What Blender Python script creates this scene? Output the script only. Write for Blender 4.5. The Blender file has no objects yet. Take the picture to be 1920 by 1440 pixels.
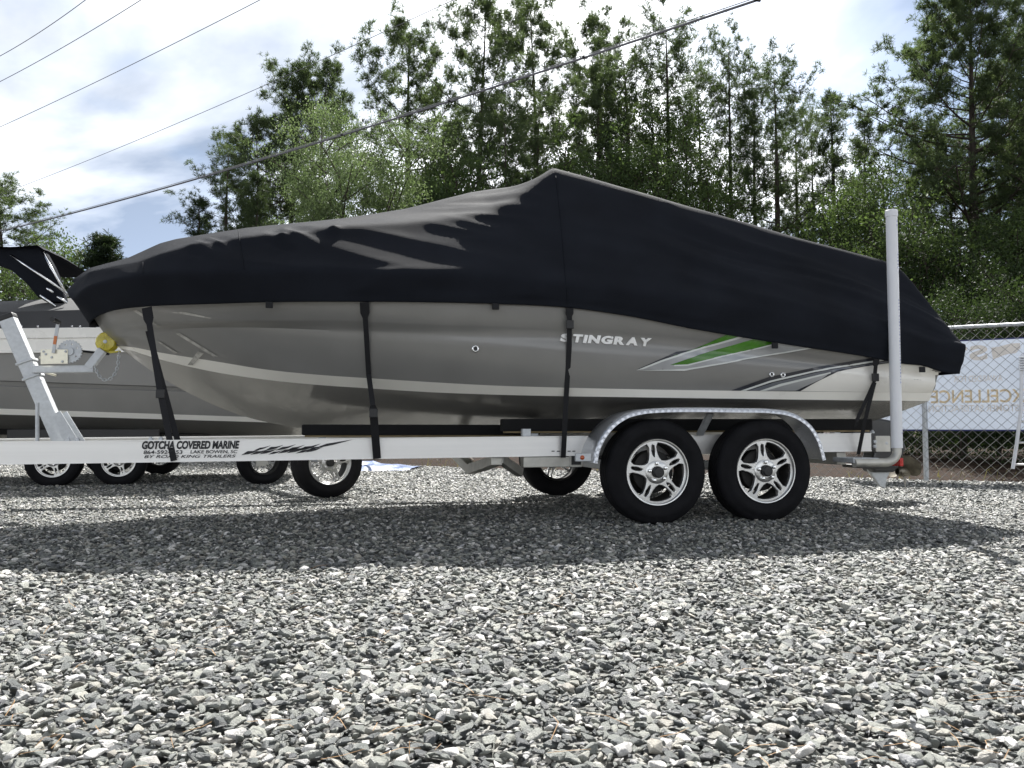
import bpy, bmesh, math, random
import numpy as np
from mathutils import Vector, Matrix, noise
from mathutils.bvhtree import BVHTree
from mathutils.geometry import delaunay_2d_cdt

# ------------------------------------------------------------------ camera, sky, sun, exposure
SC = bpy.context.scene
C = SC.collection
FPX = 1554.0                      # focal length in photo pixels (1920 wide)
CAM = Vector((0, 0, 0.635)); YAW = math.radians(12.5); PITCH = math.atan(80 / FPX)
cd = bpy.data.cameras.new('camera'); cam = bpy.data.objects.new('camera', cd); C.objects.link(cam)
cd.sensor_width = 36; cd.lens = 36 * FPX / 1920; cd.clip_start = 0.05; cd.clip_end = 2000
cam.location = CAM; cam.rotation_euler = (math.pi / 2 + PITCH, 0, -YAW); SC.camera = cam

TOSUN = Vector((0.36, 0.84, 1.0)).normalized()
ELEV = math.asin(TOSUN.z); AZ = math.atan2(TOSUN.x, TOSUN.y)
w = bpy.data.worlds.new('World'); SC.world = w; w.use_nodes = True
nt = w.node_tree; nt.nodes.clear()
def N(tree, typ, **kw):
    n = tree.nodes.new(typ)
    for k, v in kw.items(): setattr(n, k, v)
    return n
sky = N(nt, 'ShaderNodeTexSky', sky_type='NISHITA', sun_disc=False)
sky.sun_elevation = ELEV; sky.sun_rotation = AZ; sky.air_density = 1.0; sky.dust_density = 0.7; sky.ozone_density = 1.2
tc = N(nt, 'ShaderNodeTexCoord')
sep = N(nt, 'ShaderNodeSeparateXYZ'); nt.links.new(tc.outputs['Generated'], sep.inputs[0])
zz = N(nt, 'ShaderNodeMath', operation='ADD'); nt.links.new(sep.outputs[2], zz.inputs[0]); zz.inputs[1].default_value = 0.22
dx = N(nt, 'ShaderNodeMath', operation='DIVIDE'); nt.links.new(sep.outputs[0], dx.inputs[0]); nt.links.new(zz.outputs[0], dx.inputs[1])
dy = N(nt, 'ShaderNodeMath', operation='DIVIDE'); nt.links.new(sep.outputs[1], dy.inputs[0]); nt.links.new(zz.outputs[0], dy.inputs[1])
SKY_OFF = (3.7, 12.9)
cmb0 = N(nt, 'ShaderNodeCombineXYZ'); cmb = N(nt, 'ShaderNodeVectorMath', operation='ADD'); cmb.inputs[1].default_value = (*SKY_OFF, 0); nt.links.new(cmb0.outputs[0], cmb.inputs[0]); nt.links.new(dx.outputs[0], cmb0.inputs[0]); nt.links.new(dy.outputs[0], cmb0.inputs[1])
n1 = N(nt, 'ShaderNodeTexNoise'); n1.inputs['Scale'].default_value = 1.15; n1.inputs['Detail'].default_value = 9; n1.inputs['Roughness'].default_value = 0.55; n1.inputs['Distortion'].default_value = 0.35
nt.links.new(cmb.outputs[0], n1.inputs['Vector'])
r1 = N(nt, 'ShaderNodeValToRGB'); r1.color_ramp.elements[0].position = 0.30; r1.color_ramp.elements[1].position = 0.50
nt.links.new(n1.outputs['Fac'], r1.inputs[0])
off = N(nt, 'ShaderNodeVectorMath', operation='ADD'); off.inputs[1].default_value = (7.3, 2.1, 0); nt.links.new(cmb.outputs[0], off.inputs[0])
n2 = N(nt, 'ShaderNodeTexNoise'); n2.inputs['Scale'].default_value = 0.85; n2.inputs['Detail'].default_value = 7; n2.inputs['Roughness'].default_value = 0.5; n2.inputs['Distortion'].default_value = 0.5
nt.links.new(off.outputs[0], n2.inputs['Vector'])
r2 = N(nt, 'ShaderNodeValToRGB'); r2.color_ramp.elements[0].position = 0.36; r2.color_ramp.elements[1].position = 0.60
r2.color_ramp.elements[0].color = (0.58, 0.72, 0.97, 1); r2.color_ramp.elements[1].color = (3.3, 3.35, 3.4, 1)
nt.links.new(n2.outputs['Fac'], r2.inputs[0])
bw = N(nt, 'ShaderNodeRGBToBW'); nt.links.new(sky.outputs[0], bw.inputs[0])
cl = N(nt, 'ShaderNodeVectorMath', operation='MULTIPLY'); nt.links.new(r2.outputs[0], cl.inputs[0]); nt.links.new(bw.outputs[0], cl.inputs[1])
mx = N(nt, 'ShaderNodeMix', data_type='RGBA'); nt.links.new(r1.outputs[0], mx.inputs[0]); nt.links.new(sky.outputs[0], mx.inputs[6]); nt.links.new(cl.outputs[0], mx.inputs[7])
bg = N(nt, 'ShaderNodeBackground'); bg.inputs['Strength'].default_value = 0.064; nt.links.new(mx.outputs[2], bg.inputs[0])
wo = N(nt, 'ShaderNodeOutputWorld'); nt.links.new(bg.outputs[0], wo.inputs[0])

sd = bpy.data.lights.new('sun', 'SUN'); so = bpy.data.objects.new('sun', sd); C.objects.link(so)
sd.energy = 5.0; sd.angle = math.radians(0.55); sd.color = (1.0, 0.975, 0.93)
so.rotation_euler = (-TOSUN).to_track_quat('-Z', 'Y').to_euler()
vs = SC.view_settings; vs.view_transform = 'Standard'; vs.look = 'None'; vs.exposure = 1.28; vs.gamma = 1.0; vs.use_curve_mapping = False

# ------------------------------------------------------------------ pixel -> place helpers
RM = cam.rotation_euler.to_matrix()
def ray(px, py): return RM @ Vector(((px - 960) / FPX, -(py - 720) / FPX, -1.0))
def onY(px, py, Y): r = ray(px, py); return CAM + r * (Y / r.y)
def onZ(px, py, Z): r = ray(px, py); return CAM + r * ((Z - CAM.z) / r.z)
def atd(px, py, d): return CAM + ray(px, py) * d
def onB(px, py, bf):                # on the curved side  Y = YC - bf(X)
    r = ray(px, py); lo, hi = 4.0 / r.y, YC / r.y
    for _ in range(50):
        m = (lo + hi) / 2; p = CAM + r * m
        if p.y - (YC - bf(p.x)) < 0: lo = m
        else: hi = m
    return CAM + r * lo
YC = 6.34                            # centre line of the boat and its trailer

# ------------------------------------------------------------------ materials
def mat(name, col, rough=0.6, metal=0.0, var=0.0, vscale=8.0, bump=0.0, bscale=60.0, coat=0.0, spec=0.5, detail=4, col2=None, sheen=0.0, vec='Object', stretch=None):
    m = bpy.data.materials.new(name); m.use_nodes = True; t = m.node_tree; b = t.nodes['Principled BSDF']
    b.inputs['Base Color'].default_value = (*col, 1); b.inputs['Roughness'].default_value = rough; b.inputs['Metallic'].default_value = metal
    b.inputs['Coat Weight'].default_value = coat; b.inputs['Coat Roughness'].default_value = 0.08; b.inputs['Specular IOR Level'].default_value = spec
    b.inputs['Sheen Weight'].default_value = sheen
    co = N(t, 'ShaderNodeTexCoord'); src = co.outputs[vec]
    if stretch:
        mp = N(t, 'ShaderNodeMapping'); mp.inputs['Scale'].default_value = stretch; t.links.new(src, mp.inputs[0]); src = mp.outputs[0]
    if var or col2:
        nz = N(t, 'ShaderNodeTexNoise'); nz.inputs['Scale'].default_value = vscale; nz.inputs['Detail'].default_value = detail; t.links.new(src, nz.inputs['Vector'])
        rp = N(t, 'ShaderNodeValToRGB'); rp.color_ramp.elements[0].position = 0.32; rp.color_ramp.elements[1].position = 0.68
        a = col if col2 else tuple(c * (1 - var) for c in col); c2 = col2 or tuple(min(1, c * (1 + var)) for c in col)
        rp.color_ramp.elements[0].color = (*a, 1); rp.color_ramp.elements[1].color = (*c2, 1)
        t.links.new(nz.outputs['Fac'], rp.inputs[0]); t.links.new(rp.outputs[0], b.inputs['Base Color'])
        mr = N(t, 'ShaderNodeMapRange'); mr.inputs[3].default_value = max(0.02, rough - 0.08); mr.inputs[4].default_value = min(1, rough + 0.1)
        t.links.new(nz.outputs['Fac'], mr.inputs[0]); t.links.new(mr.outputs[0], b.inputs['Roughness'])
    if bump:
        nb = N(t, 'ShaderNodeTexNoise'); nb.inputs['Scale'].default_value = bscale; nb.inputs['Detail'].default_value = 3; t.links.new(src, nb.inputs['Vector'])
        bp = N(t, 'ShaderNodeBump'); bp.inputs['Strength'].default_value = bump; bp.inputs['Distance'].default_value = 0.01
        t.links.new(nb.outputs['Fac'], bp.inputs['Height']); t.links.new(bp.outputs[0], b.inputs['Normal'])
    return m
def flake(name, col, rough=0.36, coat=0.22):          # metal-flake gelcoat
    m = mat(name, col, rough, 0.0, coat=coat, var=0.05, vscale=3)
    t = m.node_tree; b = t.nodes['Principled BSDF']
    co = N(t, 'ShaderNodeTexCoord'); v = N(t, 'ShaderNodeTexVoronoi'); v.inputs['Scale'].default_value = 420; t.links.new(co.outputs['Object'], v.inputs['Vector'])
    nb = N(t, 'ShaderNodeBump'); nb.inputs['Strength'].default_value = 0.05; nb.inputs['Distance'].default_value = 0.002; t.links.new(v.outputs['Color'], nb.inputs['Height']); t.links.new(nb.outputs[0], b.inputs['Normal'])
    b.inputs['Metallic'].default_value = 0.25
    return m
M = {}
M['hull'] = flake('taupe_gelcoat', (0.215, 0.212, 0.203))
M['hull_low'] = flake('pale_grey_gelcoat', (0.34, 0.332, 0.31), 0.2, 0.4)
M['white_gel'] = mat('white_gelcoat', (0.80, 0.78, 0.73), 0.25, var=0.03, vscale=4, coat=0.4)
M['stripe'] = mat('cream_stripe', (0.80, 0.78, 0.72), 0.3, var=0.03, vscale=4, coat=0.3)
M['green'] = mat('green_decal', (0.055, 0.20, 0.012), 0.25, var=0.25, vscale=5, coat=0.5)
M['silver'] = mat('silver_decal', (0.34, 0.35, 0.36), 0.3, 0.3, var=0.08, vscale=9, coat=0.4)
M['pale'] = mat('pale_decal_line', (0.62, 0.64, 0.62), 0.35, coat=0.3, var=0.03)
M['film'] = mat('painted_film_glint', (0.36, 0.35, 0.32), 0.2, var=0.3, vscale=25, coat=0.5)  # pale colour stands in for reflections on the bow film
M['navy'] = mat('dark_decal', (0.012, 0.014, 0.022), 0.3, coat=0.4, var=0.1)
M['slate'] = mat('slate_decal', (0.12, 0.13, 0.15), 0.3, 0.2, coat=0.4, var=0.1)
M['badge'] = mat('satin_badge', (0.85, 0.85, 0.84), 0.3, 0.35, var=0.04, vscale=30)
M['chrome'] = mat('chrome', (0.82, 0.82, 0.82), 0.12, 1.0, var=0.06, vscale=30)
M['cover'] = mat('black_canvas', (0.0125, 0.0142, 0.0190), 0.8, var=0.18, vscale=2.5, bump=0.25, bscale=420, spec=0.05)
M['cover2'] = mat('charcoal_canvas', (0.04, 0.04, 0.042), 0.85, var=0.1, vscale=3, bump=0.2, bscale=400, sheen=0.1)
M['strap'] = mat('black_webbing', (0.006, 0.006, 0.008), 0.8, bump=0.3, bscale=300, var=0.2)
M['black'] = mat('black_plastic', (0.014, 0.014, 0.015), 0.5, var=0.2)
M['alu'] = mat('aluminium', (0.80, 0.79, 0.77), 0.45, 0.55, var=0.05, vscale=1.5, stretch=(0.3, 4, 12), bump=0.03, bscale=30)
M['alu_dull'] = mat('dull_aluminium', (0.52, 0.51, 0.47), 0.5, 0.7, var=0.12, vscale=14)
M['galv'] = mat('galvanised_steel', (0.50, 0.52, 0.54), 0.48, 0.5, var=0.09, vscale=40, bump=0.05, bscale=40)
M['zinc'] = mat('zinc_plate', (0.66, 0.63, 0.52), 0.35, 0.8, var=0.1, vscale=20)
M['rubber'] = mat('tyre_rubber', (0.0085, 0.0085, 0.010), 0.75, spec=0.15, var=0.3, vscale=10, bump=0.15, bscale=120)
M['rim'] = mat('machined_rim', (0.66, 0.66, 0.65), 0.3, 0.9, var=0.02, vscale=20)
M['drum'] = mat('brake_drum', (0.014, 0.013, 0.012), 0.7, 0.0, var=0.4, vscale=15)
M['carpet'] = mat('bunk_carpet', (0.006, 0.006, 0.007), 0.95, bump=0.6, bscale=250, var=0.3)
M['wood'] = mat('bunk_wood', (0.22, 0.17, 0.09), 0.8, var=0.25, vscale=12)
M['pvc'] = mat('white_pvc', (0.72, 0.73, 0.76), 0.35, var=0.02, vscale=5)
M['yellow'] = mat('yellow_polyurethane', (0.55, 0.46, 0.01), 0.25, var=0.2, vscale=18, coat=0.3)
M['orange'] = mat('orange_label', (0.60, 0.20, 0.07), 0.5, var=0.1)
M['red'] = mat('red_lens', (0.50, 0.015, 0.01), 0.2, coat=0.5, var=0.15)
M['amber'] = mat('amber_lens', (0.42, 0.08, 0.02), 0.2, coat=0.5, var=0.15)
M['ink'] = mat('black_vinyl', (0.008, 0.008, 0.012), 0.5, var=0.1)
M['print_blue'] = mat('blue_pipe_print', (0.20, 0.24, 0.52), 0.6, var=0.1)
M['drive'] = mat('dark_drive_metal', (0.03, 0.031, 0.033), 0.35, 0.3, var=0.2, coat=0.3)
M['prop'] = mat('worn_propeller', (0.22, 0.20, 0.16), 0.4, 0.7, var=0.3, vscale=20)
M['wire'] = mat('galvanised_wire', (0.26, 0.26, 0.25), 0.5, 0.5, var=0.1)
M['cable'] = mat('weathered_cable', (0.15, 0.15, 0.17), 0.7, var=0.15, vscale=3)
M['tarp'] = mat('blue_tarp', (0.035, 0.085, 0.24), 0.35, var=0.3, vscale=6, bump=0.2, bscale=25)
M['bark'] = mat('pine_bark', (0.050, 0.038, 0.030), 0.9, var=0.35, vscale=9, bump=0.8, bscale=30, stretch=(1, 1, 0.25))
M['banner_gold'] = mat('gold_print', (0.84, 0.66, 0.42), 0.6, var=0.08)
M['banner_white'] = mat('pale_print', (0.86, 0.80, 0.74), 0.6, var=0.05)
M['banner_edge'] = mat('navy_hem', (0.03, 0.035, 0.13), 0.6, var=0.1)
def thin(name, col, trans, tcol, rough=0.6, var=0.3, vscale=0.6, spec=0.4):
    m = bpy.data.materials.new(name); m.use_nodes = True; t = m.node_tree; b = t.nodes['Principled BSDF']; o = t.nodes['Material Output']
    b.inputs['Roughness'].default_value = rough; b.inputs['Specular IOR Level'].default_value = spec
    co = N(t, 'ShaderNodeTexCoord'); nz = N(t, 'ShaderNodeTexNoise'); nz.inputs['Scale'].default_value = vscale; nz.inputs['Detail'].default_value = 5; t.links.new(co.outputs['Object'], nz.inputs['Vector'])
    oi = N(t, 'ShaderNodeObjectInfo'); ad = N(t, 'ShaderNodeMath', operation='MULTIPLY_ADD'); ad.inputs[1].default_value = 0.25; t.links.new(oi.outputs['Random'], ad.inputs[0]); t.links.new(nz.outputs['Fac'], ad.inputs[2])
    out = []
    for base in (col, tcol):
        rp = N(t, 'ShaderNodeValToRGB'); rp.color_ramp.elements[0].position = 0.38; rp.color_ramp.elements[1].position = 0.9
        rp.color_ramp.elements[0].color = (*[c * (1 - var) for c in base], 1); rp.color_ramp.elements[1].color = (base[0] * (1 + var * 1.3), base[1] * (1 + var), base[2] * (1 + var * 0.6), 1)
        t.links.new(ad.outputs[0], rp.inputs[0]); out.append(rp.outputs[0])
    t.links.new(out[0], b.inputs['Base Color'])
    tr = N(t, 'ShaderNodeBsdfTranslucent'); t.links.new(out[1], tr.inputs[0])
    ms = N(t, 'ShaderNodeMixShader'); ms.inputs[0].default_value = trans; t.links.new(b.outputs[0], ms.inputs[1]); t.links.new(tr.outputs[0], ms.inputs[2]); t.links.new(ms.outputs[0], o.inputs[0])
    return m
M['needle'] = thin('pine_needles', (0.062, 0.090, 0.050), 0.36, (0.100, 0.150, 0.050), 0.6, spec=0.15)
M['needle_dark'] = thin('dark_needles', (0.028, 0.045, 0.024), 0.25, (0.05, 0.08, 0.025), 0.6, spec=0.15)
M['leaf'] = thin('broad_leaves', (0.056, 0.090, 0.036), 0.36, (0.095, 0.150, 0.040), 0.6, spec=0.2)
M['leaf_pale'] = thin('pale_willow_leaves', (0.12, 0.168, 0.078), 0.42, (0.155, 0.225, 0.085), 0.55, spec=0.25)
M['leaf_dark'] = thin('dark_leaves', (0.024, 0.040, 0.018), 0.28, (0.045, 0.075, 0.02), 0.65, spec=0.12)
M['grass'] = thin('dry_grass', (0.13, 0.12, 0.05), 0.4, (0.2, 0.2, 0.06), 0.6, vscale=5)
M['straw'] = thin('pine_straw', (0.26, 0.15, 0.06), 0.1, (0.2, 0.12, 0.05), 0.7, vscale=5)
M['banner'] = thin('banner_vinyl', (0.42, 0.47, 0.54), 0.30, (0.38, 0.43, 0.52), 0.5, var=0.05, vscale=1.5)

# diamond tread plate
def tread_plate():
    m = mat('tread_plate', (0.62, 0.64, 0.68), 0.3, 0.9, var=0.05, vscale=12); t = m.node_tree; b = t.nodes['Principled BSDF']
    uv = N(t, 'ShaderNodeUVMap'); hs = []
    for ang, o in ((0.785, 0.0), (-0.785, 0.5)):
        mp = N(t, 'ShaderNodeMapping'); mp.inputs['Rotation'].default_value = (0, 0, ang); mp.inputs['Scale'].default_value = (34, 34, 1); mp.inputs['Location'].default_value = (o, o, 0); t.links.new(uv.outputs[0], mp.inputs[0])
        fr = N(t, 'ShaderNodeVectorMath', operation='FRACTION'); t.links.new(mp.outputs[0], fr.inputs[0])
        sb = N(t, 'ShaderNodeVectorMath', operation='SUBTRACT'); sb.inputs[1].default_value = (0.5, 0.5, 0); t.links.new(fr.outputs[0], sb.inputs[0])
        sc = N(t, 'ShaderNodeVectorMath', operation='MULTIPLY'); sc.inputs[1].default_value = (2.3, 6.0, 0); t.links.new(sb.outputs[0], sc.inputs[0])
        ln = N(t, 'ShaderNodeVectorMath', operation='LENGTH'); t.links.new(sc.outputs[0], ln.inputs[0])
        mr = N(t, 'ShaderNodeMapRange'); mr.inputs[1].default_value = 0.6; mr.inputs[2].default_value = 1.0; mr.inputs[3].default_value = 1; mr.inputs[4].default_value = 0; t.links.new(ln.outputs['Value'], mr.inputs[0]); hs.append(mr.outputs[0])
    mxn = N(t, 'ShaderNodeMath', operation='MAXIMUM'); t.links.new(hs[0], mxn.inputs[0]); t.links.new(hs[1], mxn.inputs[1])
    bp = N(t, 'ShaderNodeBump'); bp.inputs['Strength'].default_value = 1.0; bp.inputs['Distance'].default_value = 0.004; t.links.new(mxn.outputs[0], bp.inputs['Height']); t.links.new(bp.outputs[0], b.inputs['Normal'])
    return m
M['tread'] = tread_plate()
# crushed stone: colour picked per stone, fine speckle
def stone_mat():
    m = bpy.data.materials.new('crushed_granite'); m.use_nodes = True; t = m.node_tree; b = t.nodes['Principled BSDF']
    oi = N(t, 'ShaderNodeObjectInfo'); rp = N(t, 'ShaderNodeValToRGB'); e = rp.color_ramp.elements
    e[0].position = 0; e[0].color = (0.060, 0.064, 0.068, 1); e[1].position = 1; e[1].color = (0.70, 0.68, 0.65, 1)
    for p, c in ((0.25, (0.090, 0.098, 0.095)), (0.5, (0.178, 0.187, 0.168)), (0.70, (0.280, 0.283, 0.248)), (0.79, (0.35, 0.325, 0.28)), (0.87, (0.31, 0.315, 0.325)), (0.93, (0.54, 0.52, 0.49))):
        k = e.new(p); k.color = (*c, 1)
    t.links.new(oi.outputs['Random'], rp.inputs[0])
    co = N(t, 'ShaderNodeTexCoord'); nz = N(t, 'ShaderNodeTexNoise'); nz.inputs['Scale'].default_value = 5.5; nz.inputs['Detail'].default_value = 6; nz.inputs['Roughness'].default_value = 0.75; t.links.new(co.outputs['Object'], nz.inputs['Vector'])
    mr = N(t, 'ShaderNodeMapRange'); mr.inputs[1].default_value = 0.25; mr.inputs[2].default_value = 0.75; mr.inputs[3].default_value = 0.62; mr.inputs[4].default_value = 1.55; t.links.new(nz.outputs['Fac'], mr.inputs[0])
    mu = N(t, 'ShaderNodeVectorMath', operation='MULTIPLY'); t.links.new(rp.outputs[0], mu.inputs[0]); t.links.new(mr.outputs[0], mu.inputs[1]); t.links.new(mu.outputs[0], b.inputs['Base Color'])
    b.inputs['Roughness'].default_value = 0.46; b.inputs['Specular IOR Level'].default_value = 0.6
    bp = N(t, 'ShaderNodeBump'); bp.inputs['Strength'].default_value = 0.5; bp.inputs['Distance'].default_value = 0.05; t.links.new(nz.outputs['Fac'], bp.inputs['Height']); t.links.new(bp.outputs[0], b.inputs['Normal'])
    return m
M['stone'] = stone_mat()
def ground_mat():
    m = bpy.data.materials.new('gravel_bed'); m.use_nodes = True; t = m.node_tree; b = t.nodes['Principled BSDF']
    co = N(t, 'ShaderNodeTexCoord'); v = N(t, 'ShaderNodeTexVoronoi'); v.inputs['Scale'].default_value = 34; t.links.new(co.outputs['Object'], v.inputs['Vector'])
    hs = N(t, 'ShaderNodeSeparateColor'); t.links.new(v.outputs['Color'], hs.inputs[0])
    rp = N(t, 'ShaderNodeValToRGB'); rp.color_ramp.elements[0].color = (0.03, 0.032, 0.032, 1); rp.color_ramp.elements[1].color = (0.23, 0.225, 0.205, 1); t.links.new(hs.outputs[0], rp.inputs[0]); t.links.new(rp.outputs[0], b.inputs['Base Color'])
    b.inputs['Roughness'].default_value = 0.8
    bp = N(t, 'ShaderNodeBump'); bp.inputs['Strength'].default_value = 0.9; bp.inputs['Distance'].default_value = 0.02; bp.invert = True; t.links.new(v.outputs['Distance'], bp.inputs['Height']); t.links.new(bp.outputs[0], b.inputs['Normal'])
    return m
M['bed'] = ground_mat()
M['litter'] = mat('leaf_litter', (0.014, 0.009, 0.007), 0.9, col2=(0.036, 0.022, 0.015), vscale=7, detail=8, bump=1.0, bscale=30, spec=0.06)

# ------------------------------------------------------------------ mesh helpers
def link(name, me, m, parent=None):
    o = bpy.data.objects.new(name, me); C.objects.link(o)
    if m is not None and not len(me.materials): me.materials.append(m)
    if parent is not None:
        o.parent = parent
        if parent.parent is None and parent.type == 'EMPTY' and not parent.get('local'):
            o.matrix_parent_inverse = Matrix.Translation(-parent.location)
    return o
def mesh(name, V, F, smooth=False):
    me = bpy.data.meshes.new(name); me.from_pydata([tuple(v) for v in V], [], F); me.validate(); me.update()
    if smooth is True: me.shade_smooth()
    elif smooth: me.shade_smooth(); me.set_sharp_from_angle(angle=math.radians(smooth))
    return me
class G:                              # collects verts and faces of ONE part
    def __init__(s): s.V = []; s.F = []
    def add(s, V, F):
        o = len(s.V); s.V += [Vector(v) for v in V]; s.F += [tuple(i + o for i in f) for f in F]; return s
    def box(s, c, d, R=None):
        c = Vector(c); d = Vector(d) / 2
        V = [Vector((x * d.x, y * d.y, z * d.z)) for x in (-1, 1) for y in (-1, 1) for z in (-1, 1)]
        V = [c + (R @ v if R else v) for v in V]
        return s.add(V, [(0, 1, 3, 2), (4, 6, 7, 5), (0, 4, 5, 1), (2, 3, 7, 6), (0, 2, 6, 4), (1, 5, 7, 3)])
    def bar(s, a, b, wd, ht, up=(0, 0, 1)):     # rectangular bar a->b
        a, b = Vector(a), Vector(b); t = (b - a).normalized(); u = Vector(up); x = t.cross(u).normalized(); u = x.cross(t)
        V = [p + x * (i * wd / 2) + u * (j * ht / 2) for p in (a, b) for i, j in ((-1, -1), (1, -1), (1, 1), (-1, 1))]
        return s.add(V, [(3, 2, 1, 0), (4, 5, 6, 7), (0, 1, 5, 4), (1, 2, 6, 5), (2, 3, 7, 6), (3, 0, 4, 7)])
    def tube(s, P, r, n=10, cap=True):
        P = [Vector(p) for p in P]; R = r if isinstance(r, (list, tuple)) else [r] * len(P); V = []; F = []; u = None
        for i, p in enumerate(P):
            t = (P[min(i + 1, len(P) - 1)] - P[max(i - 1, 0)]).normalized()
            if u is None: u = t.orthogonal().normalized()
            u = (u - t * u.dot(t)).normalized(); v = t.cross(u)
            V += [p + (u * math.cos(2 * math.pi * k / n) + v * math.sin(2 * math.pi * k / n)) * R[i] for k in range(n)]
        for i in range(len(P) - 1):
            F += [(i * n + k, i * n + (k + 1) % n, (i + 1) * n + (k + 1) % n, (i + 1) * n + k) for k in range(n)]
        if cap: F += [tuple(range(n - 1, -1, -1)), tuple(range((len(P) - 1) * n, len(P) * n))]
        return s.add(V, F)
    def lathe(s, prof, n=48, axis='Y', c=(0, 0, 0), close=False):   # prof: (radius, along)
        V = []; F = []; m = len(prof); c = Vector(c)
        for k in range(n):
            a = 2 * math.pi * k / n
            for r, h in prof:
                q = {'Y': (r * math.cos(a), h, r * math.sin(a)), 'Z': (r * math.cos(a), r * math.sin(a), h), 'X': (h, r * math.cos(a), r * math.sin(a))}[axis]; V.append(c + Vector(q))
        for k in range(n):
            for j in range(m if close else m - 1):
                j2 = (j + 1) % m; F.append((k * m + j, ((k + 1) % n) * m + j, ((k + 1) % n) * m + j2, k * m + j2))
        return s.add(V, F)
    def ext(s, poly, d, org=(0, 0, 0), ax=(1, 0, 0), ay=(0, 0, 1)):     # polygon extruded by vector d
        org, ax, ay, d = Vector(org), Vector(ax), Vector(ay), Vector(d); n = len(poly)
        V = [org + ax * x + ay * y for x, y in poly]; V += [v + d for v in V]
        return s.add(V, [tuple(range(n)), tuple(range(2 * n - 1, n - 1, -1))] + [(i, n + i, n + (i + 1) % n, (i + 1) % n) for i in range(n)])
    def build(s, name, m, parent=None, smooth=False, bevel=0.0):
        me = mesh(name, s.V, s.F, smooth); bm = bmesh.new(); bm.from_mesh(me); bmesh.ops.recalc_face_normals(bm, faces=bm.faces[:])
        if bevel: bmesh.ops.bevel(bm, geom=[e for e in bm.edges if len(e.link_faces) == 2 and e.calc_face_angle(0) > 0.6], offset=bevel, segments=2, affect='EDGES', profile=0.6)
        bm.to_mesh(me); bm.free()
        return link(name, me, M[m] if isinstance(m, str) else m, parent)
def empty(name, loc, label=None, cat=None, group=None):
    o = bpy.data.objects.new(name, None); C.objects.link(o); o.location = loc; o.empty_display_size = 0.2
    if label: o['label'] = label; o['category'] = cat
    if group: o['group'] = group
    return o
def tag(o, label, cat, group=None, kind=None):
    if label: o['label'] = label
    if cat: o['category'] = cat
    if group: o['group'] = group
    if kind: o['kind'] = kind
    return o
def curve_mesh(name, splines, ext=0.002, bevel=0.0):     # flat outline(s), holes allowed
    cu = bpy.data.curves.new(name, 'CURVE'); cu.dimensions = '2D'; cu.fill_mode = 'BOTH'; cu.extrude = ext; cu.bevel_depth = bevel; cu.bevel_resolution = 1
    for sp in splines:
        s = cu.splines.new('POLY'); s.points.add(len(sp) - 1); s.use_cyclic_u = True
        for p, q in zip(s.points, sp): p.co = (q[0], q[1], 0, 1)
    return tomesh(name, cu)
def tomesh(name, cu):
    o = bpy.data.objects.new('tmp', cu); C.objects.link(o); bpy.context.view_layer.update()
    me = bpy.data.meshes.new_from_object(o.evaluated_get(bpy.context.evaluated_depsgraph_get())); me.name = name
    bpy.data.objects.remove(o); me.materials.clear(); return me
def text_mesh(name, s, size=1.0, ext=0.001, bold=0.0, shear=0.0, bevel=0.0, space=1.0):
    cu = bpy.data.curves.new(name, 'FONT'); cu.body = s; cu.size = size; cu.extrude = ext; cu.offset = bold; cu.shear = shear; cu.bevel_depth = bevel; cu.space_character = space
    return tomesh(name, cu)
def fit(me, x0, x1, y0, y1, mir=False):      # scale text mesh to a box in its own plane
    a = np.empty(len(me.vertices) * 3); me.vertices.foreach_get('co', a); a = a.reshape(-1, 3)
    lo, hi = a.min(0), a.max(0); f = (a - lo) / np.maximum(hi - lo, 1e-9)
    if mir: f[:, 0] = 1 - f[:, 0]
    z = a[:, 2].copy(); a[:, 0] = x0 + f[:, 0] * (x1 - x0); a[:, 1] = y0 + f[:, 1] * (y1 - y0); a[:, 2] = z
    me.vertices.foreach_set('co', a.ravel()); me.update()
    if mir: me.flip_normals()
    return me
def xform(me, Mx): me.transform(Mx); me.update(); return me
FRONT = Matrix(((1, 0, 0, 0), (0, 0, -1, 0), (0, 1, 0, 0), (0, 0, 0, 1)))     # text plane XY -> world XZ facing -Y
def hermite(xs, ys):
    xs, ys = np.array(xs, float), np.array(ys, float); m = np.gradient(ys, xs)
    def f(x):
        x = np.clip(np.asarray(x, float), xs[0], xs[-1]); i = np.clip(np.searchsorted(xs, x) - 1, 0, len(xs) - 2); h = xs[i + 1] - xs[i]; t = (x - xs[i]) / h
        return (2 * t**3 - 3 * t**2 + 1) * ys[i] + (t**3 - 2 * t**2 + t) * h * m[i] + (-2 * t**3 + 3 * t**2) * ys[i + 1] + (t**3 - t**2) * h * m[i + 1]
    return f
def rows_mesh(name, rows, smooth=True):      # rows: list of equal-length point lists
    n = len(rows[0]); V = [p for r in rows for p in r]
    F = [(i * n + j, i * n + j + 1, (i + 1) * n + j + 1, (i + 1) * n + j) for i in range(len(rows) - 1) for j in range(n - 1)]
    return mesh(name, V, F, smooth)

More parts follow.
